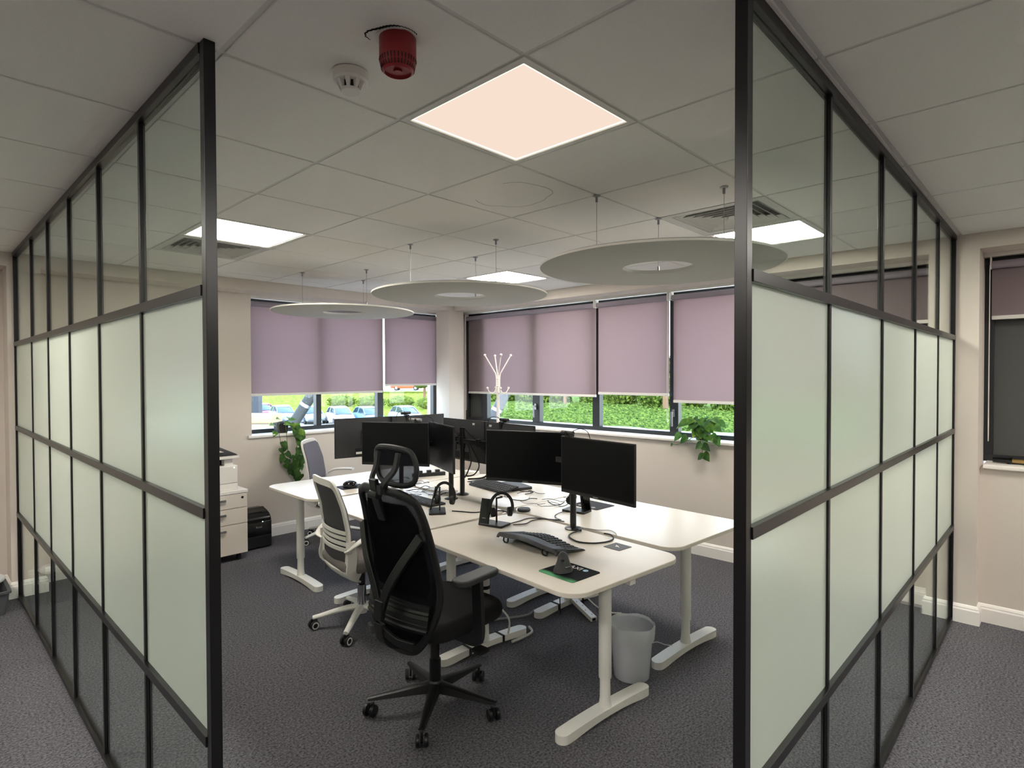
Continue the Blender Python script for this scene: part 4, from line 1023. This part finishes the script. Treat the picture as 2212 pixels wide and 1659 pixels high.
text('printed_name','Rexel',0.026,M_cableg,t,T(0.0,-0.001,0.205)@Rx(PI/2))

# ================================================================== BIN, STRUT, FLOOR CABLES
t = thing('waste_bin','round pale waste bin with a clear liner under the desk','waste bin',(1.475,0.575,0))
M_bin = mixtrans('frosted_bin_plastic','DADCE2','E2E4E8',0.3,0.04,1); M_liner = mixtrans('translucent_bin_liner','F2F4F6','F6F8FA',0.35,0.25,1)
obj('bin_body', MB().lathe([(0.001,0.004),(0.092,0.004),(0.094,0.008),(0.116,0.280),(0.114,0.280),(0.091,0.010),(0.001,0.010)],seg=40), M_bin, t, smooth=True)
rs = []
for q,(r,z_) in enumerate([(0.086,0.05),(0.100,0.16),(0.109,0.24),(0.117,0.282),(0.122,0.292),(0.1235,0.280),(0.1225,0.25),(0.121,0.218),(0.119,0.212)]):
    rs.append([((r+0.0022*math.sin(a*9+q)*min(1,q/2)+0.0012*math.sin(a*23+q*2))*math.cos(a),(r+0.0022*math.sin(a*9+q)*min(1,q/2))*math.sin(a),z_+0.003*math.sin(a*5+q*0.3)*(q>2)) for a in [k*2*PI/72 for k in range(72)]])
obj('bin_liner', MB().rings(rs,True,False), M_liner, t, smooth=True)
obj('liner_knot', MB().sph((0.117,-0.035,0.265),0.012,(0.8,1,1.3)), M_liner, t, smooth=True)
t = thing('steel_strut','white perforated metal strut lying slanted under the nearest desk','metal strut',(1.90,1.13,0),d(67))
M_ = T(0,0,0.0)@Ry(d(-7)); b = MB(M_); b.box(0,0.40,-0.022,0.022,0.002,0.030); obj('strut_channel', b, M_white, t, bev=0.002)
b = MB(M_)
for k in range(6): b.cyl((0.04+0.06*k,-0.007+0.014*(k%2),0.0295),(0.04+0.06*k,-0.007+0.014*(k%2),0.0306),0.004,seg=10)
obj('strut_holes', b, M_dark, t)
obj('strut_end', MB(M_).box(-0.003,0.0,-0.012,0.012,0.008,0.024), M_dark, t)
cable('pair of grey and white cables lying on the floor past the black seat',[(1.30,1.62,0.012),(1.42,1.62,0.012),(1.55,1.55,0.012),(1.66,1.50,0.012),(1.72,1.49,0.03)],0.008,M_cableg,name='floor_cable')
cable('white cable end curling on the floor by the nearest desk leg',[(1.30,1.30,0.015),(1.40,1.30,0.010),(1.49,1.31,0.010),(1.53,1.37,0.012)],0.008,M_cablew,name='floor_cable')
cable('white cable arching from the strapped desk leg behind the black chair',[(1.16,1.40,0.30),(1.23,1.36,0.24),(1.30,1.33,0.15),(1.31,1.34,0.06),(1.29,1.35,0.02)],0.006,M_cablew,name='hanging_cable')
cable('thin black cord hanging down under the nearest desk',[(1.32,0.95,0.68),(1.335,0.95,0.55),(1.325,0.95,0.40),(1.33,0.95,0.27)],0.003,name='hanging_cable')
cable('white cable drooping beside the metal strut',[(2.02,1.42,0.40),(2.05,1.36,0.22),(2.02,1.28,0.10),(2.05,1.16,0.02),(2.12,1.06,0.01)],0.005,M_cablew,name='hanging_cable')
cable('thin white wire loop on the floor between the bin and a desk foot',[(1.66,0.62,0.006),(1.74,0.66,0.03),(1.82,0.63,0.05),(1.83,0.57,0.05),(1.83,0.525,0.06)],0.0025,M_cablew,name='floor_cable')

# ================================================================== COAT STAND
t = thing('coat_stand','white metal coat stand with ball-tipped arms by the right window','coat stand',(3.25,3.37,0))
M_cream2 = mat('cream_painted_steel','E4DDD6',0.4)
obj('pole', MB().cyl((0,0,0.05),(0,0,1.62),0.017,seg=16), M_cream2, t, smooth=True)
b = MB()
for k in range(4):
    a = d(43.7-90)+k*PI/2+0.35
    b.tube(smoothpts([(0.03*math.cos(a),0.03*math.sin(a),0.10),(0.12*math.cos(a),0.12*math.sin(a),0.11),(0.22*math.cos(a),0.22*math.sin(a),0.03),(0.26*math.cos(a),0.26*math.sin(a),0.012)],5),0.011,8)
obj('foot', b, M_cream2, t, smooth=True)
b = MB().lathe([(0.020,1.50),(0.024,1.505),(0.020,1.51)],seg=16); b.lathe([(0.020,1.58),(0.024,1.585),(0.020,1.59)],seg=16); obj('collar', b, M_cream2, t, smooth=True)
for k in range(4):
    a = d(-46)+k*PI/2+0.25; ca, sa = math.cos(a), math.sin(a)
    b = MB().tube(smoothpts([(0.018*ca,0.018*sa,1.48),(0.022*ca,0.022*sa,1.62),(0.05*ca,0.05*sa,1.68),(0.14*ca,0.14*sa,1.83)],5),0.0065,8); b.sph((0.145*ca,0.145*sa,1.84),0.014)
    obj('upper_arm', b, M_cream2, t, smooth=True)
    b = MB().tube(smoothpts([(0.018*ca,0.018*sa,1.56),(0.022*ca,0.022*sa,1.48),(0.05*ca,0.05*sa,1.43),(0.09*ca,0.09*sa,1.435),(0.115*ca,0.115*sa,1.475)],5),0.006,8); b.sph((0.117*ca,0.117*sa,1.485),0.013)
    obj('hook', b, M_cream2, t, smooth=True)

# ================================================================== POT PLANTS
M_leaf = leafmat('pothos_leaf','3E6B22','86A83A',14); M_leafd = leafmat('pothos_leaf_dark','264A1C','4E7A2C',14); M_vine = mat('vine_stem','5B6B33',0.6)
def leaf(mb, base, dirv, nrm, s_):
    """heart-shaped, folded leaf of length s_"""
    dv = Vector(dirv).normalized(); nv = Vector(nrm); nv = (nv-dv*nv.dot(dv)).normalized(); sv = dv.cross(nv)
    prof = [(-0.08,0.26),(0.05,0.40),(0.25,0.44),(0.45,0.38),(0.70,0.22),(0.88,0.09)]
    c0 = Vector(base); mid = [c0+dv*s_*x - nv*s_*0.16*x*x for x in (0.0,0.05,0.25,0.45,0.70,0.88)]; tip = c0+dv*s_-nv*s_*0.20
    mv = [mb._v(p) for p in mid]; tv = mb._v(tip)
    for sg in (-1,1):
        ev = [mb._v(c0+dv*s_*x+sv*sg*s_*w_+nv*s_*(0.10*w_*2-0.16*x*x)) for x,w_ in prof]
        for k in range(5): mb._f([mv[k],mv[k+1],ev[k+1],ev[k]] if sg>0 else [mv[k],ev[k],ev[k+1],mv[k+1]])
        mb._f([mv[5],tv,ev[5]] if sg>0 else [mv[5],ev[5],tv])
def plant(label, x, y, z, pot_sq, rz):
    t = thing('trailing_pot_plant', label, 'plant', (x,y,z), rz)
    b = MB()
    if pot_sq: b.rings([[(q[0],q[1],z_) for q in rr(-r,r,-r,r,0.012,3)] for r,z_ in ((0.050,0),(0.060,0.105),(0.055,0.105),(0.052,0.09))])
    else: b.lathe([(0.001,0),(0.055,0),(0.075,0.075),(0.078,0.085),(0.070,0.085),(0.066,0.07),(0.001,0.07)],seg=28)
    obj('pot', b, M_potb, t, smooth=not pot_sq)
    return t
M_potb = mat('dark_brown_pot','2A2423',0.6)
def place_leaves(t, specs, m, name='foliage'):
    b = MB()
    for base, dv, nv, s_ in specs: leaf(b, base, dv, nv, s_)
    return obj(name, b, m, t, smooth=True)
# left: vines trail down the wall (local -Y faces the room)
t = plant('trailing green plant in a square dark pot hanging down from the left window sill',1.475,4.775,1.035,True,0)
random.seed(5)
vines = [[(-0.03,-0.05,0.10),(-0.07,-0.10,0.08),(-0.055,-0.115,-0.10),(-0.02,-0.12,-0.22),(0.03,-0.115,-0.33),(0.08,-0.11,-0.42)],
         [(0.0,-0.05,0.10),(0.0,-0.10,0.10),(0.01,-0.115,-0.08),(0.02,-0.115,-0.2)],
         [(0.04,-0.04,0.10),(0.10,-0.09,0.07),(0.12,-0.11,-0.10),(0.10,-0.115,-0.28),(0.12,-0.11,-0.40),(0.13,-0.11,-0.46)],
         [(0.05,-0.02,0.10),(0.13,-0.07,0.05),(0.17,-0.11,-0.08),(0.16,-0.115,-0.22),(0.15,-0.11,-0.34)]]
b = MB(); sp1 = []; sp2 = []
for vi, v in enumerate(vines):
    P_ = smoothpts(v,6); b.tube(P_,0.0028,6)
    if vi != 1:
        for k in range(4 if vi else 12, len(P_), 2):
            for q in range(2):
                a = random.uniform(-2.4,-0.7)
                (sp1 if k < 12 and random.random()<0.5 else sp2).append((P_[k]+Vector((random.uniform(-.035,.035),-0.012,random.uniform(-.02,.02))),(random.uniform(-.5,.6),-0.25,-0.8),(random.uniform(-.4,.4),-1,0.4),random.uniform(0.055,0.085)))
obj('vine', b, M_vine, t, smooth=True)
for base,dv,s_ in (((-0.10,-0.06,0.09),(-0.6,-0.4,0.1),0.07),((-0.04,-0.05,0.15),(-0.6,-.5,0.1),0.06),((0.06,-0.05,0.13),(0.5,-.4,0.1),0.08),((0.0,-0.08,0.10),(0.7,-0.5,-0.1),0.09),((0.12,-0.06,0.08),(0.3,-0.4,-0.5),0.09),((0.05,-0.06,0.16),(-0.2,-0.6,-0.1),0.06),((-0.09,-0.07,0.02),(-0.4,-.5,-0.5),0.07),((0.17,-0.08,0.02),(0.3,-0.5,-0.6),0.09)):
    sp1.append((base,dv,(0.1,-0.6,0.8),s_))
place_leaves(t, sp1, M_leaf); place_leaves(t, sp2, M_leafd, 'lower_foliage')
# right: bushy, arching over the sill (local -X faces the room)
t = plant('bushy green leafy plant in a dark pot on the right window sill',3.765,1.27,1.035,False,0)
random.seed(9); sp1 = []; sp2 = []; b = MB()
for k in range(30):
    a = random.uniform(0,2*PI); r = random.uniform(0.05,0.155); h_ = 0.07+0.15*math.sqrt(max(0,1-(r/0.20)**2))*random.uniform(0.6,1)
    tip = Vector((min(0.07,r*0.75*math.cos(a)-0.02), r*1.15*math.sin(a), h_))
    b.tube(smoothpts([(0.02*math.cos(a),0.02*math.sin(a),0.06),(tip.x*0.5,tip.y*0.5,h_*0.9),tip],4),0.002,5)
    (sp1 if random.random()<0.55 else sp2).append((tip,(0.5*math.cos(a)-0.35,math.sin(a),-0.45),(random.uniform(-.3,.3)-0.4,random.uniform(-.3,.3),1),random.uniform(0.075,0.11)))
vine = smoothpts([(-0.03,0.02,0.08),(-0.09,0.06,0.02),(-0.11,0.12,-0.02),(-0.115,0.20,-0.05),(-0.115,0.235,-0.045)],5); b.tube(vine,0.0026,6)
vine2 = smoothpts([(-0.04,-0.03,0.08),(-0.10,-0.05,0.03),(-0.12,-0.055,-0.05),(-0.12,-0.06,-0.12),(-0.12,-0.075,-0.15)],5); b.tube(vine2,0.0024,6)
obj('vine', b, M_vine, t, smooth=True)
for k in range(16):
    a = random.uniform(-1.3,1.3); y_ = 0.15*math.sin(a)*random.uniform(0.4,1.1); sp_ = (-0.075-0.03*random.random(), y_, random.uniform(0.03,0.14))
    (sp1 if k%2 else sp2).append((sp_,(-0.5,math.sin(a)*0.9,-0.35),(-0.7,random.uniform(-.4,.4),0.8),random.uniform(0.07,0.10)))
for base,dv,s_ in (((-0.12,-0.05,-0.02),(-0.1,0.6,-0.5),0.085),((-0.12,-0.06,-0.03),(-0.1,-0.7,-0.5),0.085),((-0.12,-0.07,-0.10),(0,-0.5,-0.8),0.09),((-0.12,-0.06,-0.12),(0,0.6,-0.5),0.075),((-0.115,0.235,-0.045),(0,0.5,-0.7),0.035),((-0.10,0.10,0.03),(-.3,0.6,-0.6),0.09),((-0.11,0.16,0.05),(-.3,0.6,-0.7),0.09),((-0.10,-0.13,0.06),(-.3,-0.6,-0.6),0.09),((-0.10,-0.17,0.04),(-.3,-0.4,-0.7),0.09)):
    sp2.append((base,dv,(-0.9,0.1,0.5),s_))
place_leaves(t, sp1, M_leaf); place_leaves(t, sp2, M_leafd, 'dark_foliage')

# ================================================================== SILL AND CORNER THINGS OUTSIDE THE PARTITIONS
t = thing('black_tube_tool','slim black tube with a gold middle lying on the outer window sill at right','tool',(3.76,-0.95,1.058))
obj('tube_barrel', MB().cyl((0,-0.10,0),(0,0.10,0),0.014,seg=20), mat('satin_gold','B79A62',0.3,1.0), t, smooth=True)
for s_ in (-1,1): obj('tube_end', MB().cyl((0,s_*0.10,0),(0,s_*0.19,0),0.019,0.017,seg=20).cyl((0,s_*0.10,0),(0,s_*0.092,0),0.023,seg=20), M_gloss_b, t, smooth=True)
obj('lower_rail', MB().box(-0.006,0.006,-0.12,0.12,-0.021,-0.012), M_plastic_b, t)
t = thing('white_pot','small white pot at the right edge on the outer window sill','pot',(3.76,-1.22,1.035))
obj('pot_wall', MB().lathe([(0.001,0),(0.045,0),(0.055,0.09),(0.050,0.09),(0.042,0.01),(0.001,0.01)],seg=28), M_plastic_w, t, smooth=True)
t = thing('storage_crate','dark grey storage crate on the floor at the left edge','crate',(-1.05,4.26,0))
M_crate = mat('dark_grey_crate','4B4E52',0.6)
b = MB(); b.rings([[(x,y,z_) for x,y in rr(-w_,w_,-h2,h2,0.02,4)] for w_,h2,z_ in ((0.29,0.15,0),(0.31,0.17,0.15),(0.32,0.18,0.15),(0.32,0.18,0.165),(0.30,0.16,0.165),(0.28,0.14,0.02))]); obj('crate_shell', b, M_crate, t)
tag(obj('black_cable_coil', MB().tube([(-0.90+0.06*math.cos(a*0.5),4.24+0.05*math.sin(a*0.5),0.175+0.0016*a) for a in range(40)],0.012,8), M_rubber, smooth=True),'coil of black cable on the grey crate','cable coil')
t = thing('black_tool_box','small black box lying on the grey crate at the left edge','box',(-1.10,4.24,0.166)); obj('box_body', MB().rrect(-0.09,0.09,-0.07,0.07,0,0.06,0.01,3), M_plastic_b, t, bev=0.004); obj('box_lid', MB().rrect(-0.092,0.092,-0.072,0.072,0.061,0.072,0.01,3), M_plastic_d, t, bev=0.003)
t = thing('rubble_sack','rolled pale plastic sack beside the coil on the grey crate','sack',(-0.80,4.33,0.166)); obj('sack_body', MB().sph((0,0,0.035),0.06,(1,0.9,0.6)), M_liner, t, smooth=True)

# ================================================================== OUTSIDE
GZ = -2.6
M_tarmac = mat('pale_tarmac','8C8A88',0.9,noise_s=3,noise_a=0.08)
M_grassm = leafmat('sunlit_grass','4E5E20','7A8638',3); M_bush = leafmat('hedge_leaf','263E18','80923C',9); M_cover = leafmat('ground_cover_leaf','3C5024','7A8A3E',7)
M_bark = mat('brown_bark','7A5A40',0.9)
# local frame of the view out of the left window: origin at the building, v = outward, u = to the right
O = Vector((1.3,5.2)); V_ = Vector((0.66,0.751)); U_ = Vector((0.751,-0.66))
def uv(u,v,z=0): p = O+U_*u+V_*v; return Vector((p.x,p.y,z))
b = MB(); b.rings([[uv(-60,3,GZ-0.3),uv(8,3,GZ-0.3),uv(8,3,GZ),uv(-60,3,GZ)],[uv(-60,51.0,GZ-0.3),uv(40,51.0,GZ-0.3),uv(40,51.0,GZ),uv(-60,51.0,GZ)]])
tag(obj('car_park_ground', b, M_tarmac), None, None, None, 'structure')
def bankz(u,v):
    q = min(1,max(0,(v-50)/24)); return GZ+0.02+1.80*q**1.15+0.08*noise.noise(Vector((u*0.25,v*0.25,0)))*min(1,max(0,(v-51)/3))
b = MB(); b.sheet(lambda p,q: uv(-50+100*p,51+40*q,bankz(-50+100*p,51+40*q)),80,50)
tag(obj('grass_bank', b, M_grassm, smooth=True), 'sunlit grass bank rising behind the parked cars','grass',None,'stuff')
def leaf_cloud(mb, c, rad, n, s_, seed):
    random.seed(seed)
    for k in range(n):
        a = random.uniform(0,2*PI); e = math.asin(random.uniform(-0.5,1)); q = random.uniform(0.82,1.06)
        dv = Vector((math.cos(e)*math.cos(a),math.cos(e)*math.sin(a),math.sin(e)))
        p = Vector(c)+Vector((dv.x*rad[0],dv.y*rad[1],dv.z*rad[2]))*q
        t1 = dv.orthogonal().normalized(); t1 = (t1+Vector((random.uniform(-1,1),random.uniform(-1,1),random.uniform(-1,1)))*0.9).normalized(); t2 = t1.cross(dv+Vector((random.uniform(-.6,.6),random.uniform(-.6,.6),random.uniform(-.2,.6)))).normalized()
        v = [mb._v(p+t1*s_*i+t2*s_*j) for i,j in ((-1,0),(0,-0.55),(1,0),(0,0.55))]; mb._f(v)
def shrub(label, c, rad, n, s_, seed, m, cat='shrub', group=None, name='shrub', trunk=None):
    b = MB(); b.sph(c,1.0,[r*0.86 for r in rad],20,12)
    for v in b.bm.verts: v.co += (v.co-Vector(c)).normalized()*0.22*min(rad)*noise.noise(v.co*(1.6/min(rad)))
    leaf_cloud(b,c,rad,n,s_,seed)
    if trunk:
        t = thing(name, label, cat, (c[0],c[1],trunk[0]), group=group)
        for o_ in (obj('crown', b, m, t),): o_.location = (-c[0],-c[1],-trunk[0])
        q = MB().tube([(c[0],c[1],trunk[0]),(c[0]+0.05,c[1],(trunk[0]+c[2])/2),(c[0],c[1],c[2])],[trunk[1],trunk[1]*0.8,trunk[1]*0.6],8); o_ = obj('trunk', q, M_bark, t, smooth=True); o_.location = (-c[0],-c[1],-trunk[0])
        return t
    return tag(obj(name, b, m), label, cat, group)
for k in range(6):
    u_, v_ = -11.0+3.3*k, 60.0-0.5*k; p = uv(u_,v_,bankz(u_,v_)+0.55)
    shrub('low rounded green hedge clump on the grass bank behind the cars',p,(1.75,1.2,0.75),900,0.10,20+k,M_grassm,'hedge','hedge clumps on the grass bank','hedge')
p = uv(-2.2,65.0,0); zt_ = bankz(-2.2,65.0)-0.05
shrub('small leafy tree seen through the narrow end pane of the left window',Vector((p.x,p.y,zt_+3.2)),(2.0,2.0,1.9),1500,0.14,51,M_bush,'tree',None,'tree',(zt_,0.2))
b = MB(); b.sheet(lambda p_,q: uv(-12+20*p_,73+4*q,bankz(-2,75)+0.32),4,1,0.1); tag(obj('upper_road', b, M_tarmac), None, None, None, 'structure')

def car(label, u, v, head, col, gz=GZ, s_=1.0):
    p = uv(u,v,gz); t = thing('parked_car', label, 'car', p, head, group='cars parked below the left window'); t.scale = (s_,s_,s_)
    m = mat('car_paint_'+col, col, 0.4, 0.0, coat=0.1)
    st = [(-2.08,0.45,0.62,0.80),(-2.02,0.30,0.86,0.84),(-1.3,0.26,0.97,0.88),(-0.4,0.24,0.95,0.89),(0.8,0.24,0.93,0.88),(1.5,0.26,0.84,0.85),(2.0,0.30,0.68,0.78),(2.12,0.42,0.55,0.66)]
    rs = []
    for x,zb,zt,w_ in st: rs.append([(x,-w_*0.94,zb),(x,-w_,zb+0.12),(x,-w_,(zb+zt)/2+0.05),(x,-w_*0.93,zt),(x,0,zt+0.03),(x,w_*0.93,zt),(x,w_,(zb+zt)/2+0.05),(x,w_,zb+0.12),(x,w_*0.94,zb)])
    obj('car_body', MB().rings(rs), m, t, smooth=True)
    cab = [(-1.95,0.92,0.74),(-1.55,1.38,0.62),(-0.9,1.49,0.62),(0.0,1.50,0.63),(0.45,1.40,0.64),(1.25,0.93,0.76)]
    obj('glasshouse', MB().rings([[(x,-w_-0.02,0.88),(x,-w_,z_-0.08),(x,-w_*0.85,z_),(x,w_*0.85,z_),(x,w_,z_-0.08),(x,w_+0.02,0.88)] for x,z_,w_ in cab]), M_carglass, t, smooth=True)
    b = MB(); b.rings([[(x,-w_*0.86,z_-0.02),(x,-w_*0.80,z_+0.018),(x,w_*0.80,z_+0.018),(x,w_*0.86,z_-0.02)] for x,z_,w_ in cab[1:5]])
    for s2 in (-1,1):
        for q in range(len(cab)-1):
            (x0,z0,w0),(x1,z1,w1_) = cab[q],cab[q+1]; b.tube([(x0,s2*w0*0.93,z0-0.01),(x1,s2*w1_*0.93,z1-0.01)],0.03,5)
        b.tube([(-0.35,s2*0.645,1.46),(-0.40,s2*0.80,0.92)],0.03,5)
    obj('roof', b, m, t, smooth=True)
    for x,y in ((-1.28,-1),(-1.28,1),(1.32,-1),(1.32,1)):
        w_ = obj('wheel', MB().cyl((x,y*0.70,0.31),(x,y*0.87,0.31),0.31,seg=20), M_rubber, t, smooth=True); obj('hubcap', MB().cyl((x,y*0.868,0.31),(x,y*0.885,0.31),0.19,seg=16), M_metal, w_, smooth=True)
    b = MB()
    for y in (-1,1): b.box(1.93,2.06,y*0.62-0.14,y*0.62+0.14,0.56,0.68)
    obj('headlamp', b, M_plastic_w, t, bev=0.02); obj('number_plate', MB().box(2.10,2.13,-0.26,0.26,0.36,0.47), M_sticker, t)
    return t
M_carglass = mat('car_glass','30404A',0.08)
HD = math.atan2(-V_.y,-V_.x)
for lab,u,v,hd_,c in (('red car parked farthest left below the left window',-16.9,51.8,0.75,'8E1F2A'),('silver blue hatchback parked left of the slanting column',-13.8,47.7,0.5,'7F97AC'),
        ('silver car parked right of the slanting column',-11.0,46.6,0.45,'85888F'),('white car parked beside the window mullion',-8.2,45.0,0.45,'B9BBBE'),('light blue estate car parked above the far monitor',-5.7,44.4,0.5,'6A8DB0'),('pale car whose roof shows behind the far webcam',-2.6,45.4,0.5,'8A9099')):
    car(lab,u,v,HD+hd_,c)
car('orange red car on the upper road beyond the hedges',-5.2,74.5,HD+1.5,'D8522E',bankz(-2,75)+0.33)
def strut(label, p0, p1, m, f):
    t = thing('strut_column', label, 'column', p0); a = Vector((0,0,0)); e = Vector(p1)-Vector(p0); n_ = e.normalized()
    obj('column_shaft', MB().cyl(a,e,0.10,seg=24), m, t, smooth=True); q = e*f
    obj('column_band', MB().cyl(q-n_*0.03,q+n_*0.03,0.106,seg=24), M_metal, t, smooth=True)
strut('slanting dark steel column outside the left window',(2.35,10.96,-2.6),(4.81,8.51,2.8), mat('weathered_dark_steel','141A1C',0.6), 0.68)
strut('slanting grey steel column outside the right window behind the coat stand',(5.29,7.89,-2.6),(7.16,6.06,2.8), mat('grey_slate_steel','2E2F34',0.6), 0.66)
# neighbouring building wing and timber bench, left edge of the left window
t = thing('neighbour_building','white building corner with a dark column outside the left window','building',(11.4,29.0,-2.6), d(-46.3))
obj('white_wall', MB().box(-9,-0.28,0,0.35,0,9), mat('white_render','B8BCC2',0.8), t)
obj('dark_column', MB().box(-0.28,0.12,-0.3,0.2,0.0,9), mat('dark_cladding','2A2E34',0.6), t, bev=0.02)
obj('plinth', MB().box(-9,-0.28,-0.25,0,0.0,2.2), mat('dark_grey_plinth','3A3E44',0.7), t)
t = thing('timber_bench','pale timber sleeper bench outside, at the lower left of the left window','bench',(4.45,11.72,-2.6), d(-46.3))
M_timber = mat('pale_timber','A88A62',0.7,noise_s=8,noise_a=0.12)
obj('upper_beam', MB().box(-3.0,0.0,0,0.6,3.16,3.35), M_timber, t, bev=0.01); obj('lower_beam', MB().box(-3.0,0.16,-0.35,0.35,2.92,3.10), M_timber, t, bev=0.01)
obj('support_wall', MB().box(-3.0,-0.05,0.05,0.5,0.0,3.16), mat('pale_render_block','9A958C',0.8), t)
# planted bank outside the right windows
def rbz(x,y): q = min(1,max(0,(x-12.8)/5)); return 0.15+0.33*q+0.05*noise.noise(Vector((x*0.6,y*0.6,3)))
b = MB(); b.sheet(lambda p,q: (12.8+14*p,-12+(27.2+14*p)*q,rbz(12.8+14*p,-12+(27.2+14*p)*q)),30,90,0)
random.seed(77)
for k in range(13000):
    x_, y_ = 12.9+4.4*random.random()**1.1, random.uniform(-1,15.5); z_ = rbz(x_,y_)+0.10*abs(noise.noise(Vector((x_*0.9,y_*0.9,8))))+random.uniform(0.0,0.05)
    a = random.uniform(0,PI); s2 = random.uniform(0.03,0.065); dx, dy = math.cos(a)*s2, math.sin(a)*s2; dz = random.uniform(-.03,.05)
    b._f([b._v((x_-dx,y_-dy,z_)),b._v((x_+dy*.6,y_-dx*.6,z_+dz)),b._v((x_+dx,y_+dy,z_+0.03)),b._v((x_-dy*.6,y_+dx*.6,z_-dz*0.3))])
tag(obj('ground_cover', b, M_cover), 'dense low green ground cover outside the right windows','ground cover',None,'stuff')
tag(obj('outer_path', MB().box(10.0,12.9,-12,15.2,-0.2,0.14), mat('pale_gravel_path','B4AE88',0.9)), None, None, None, 'structure')
for k in range(7):
    y_ = 0.5+2.9*k; x_ = 17.9+0.3*math.sin(k*2.1)
    shrub('tall leafy shrub at the back of the planted bank outside the right windows',(x_,y_,rbz(x_,y_)+0.55),(0.95,1.3,1.25),2600,0.095,60+k,M_bush,'shrub','tall shrubs outside the right windows')
for k,(y_,w_) in enumerate(((8.9,0.10),(13.3,0.07))):
    t = thing('slender_tree', ['slender brown tree outside above the leafy sill plant','thin brown tree outside near the middle of the right window'][k], 'tree', (16.9,y_,rbz(16.9,y_)))
    obj('trunk', MB().tube([(0,0,0),(0.03,0.05,1.4),(0.15,0.1,4.5)],[w_,w_*0.9,w_*0.8],10), M_bark, t, smooth=True)
    b = MB(); leaf_cloud(b,(0.15,0.1,5.0),(1.2,1.2,1.0),700,0.09,90+k); obj('crown', b, M_bush, t)
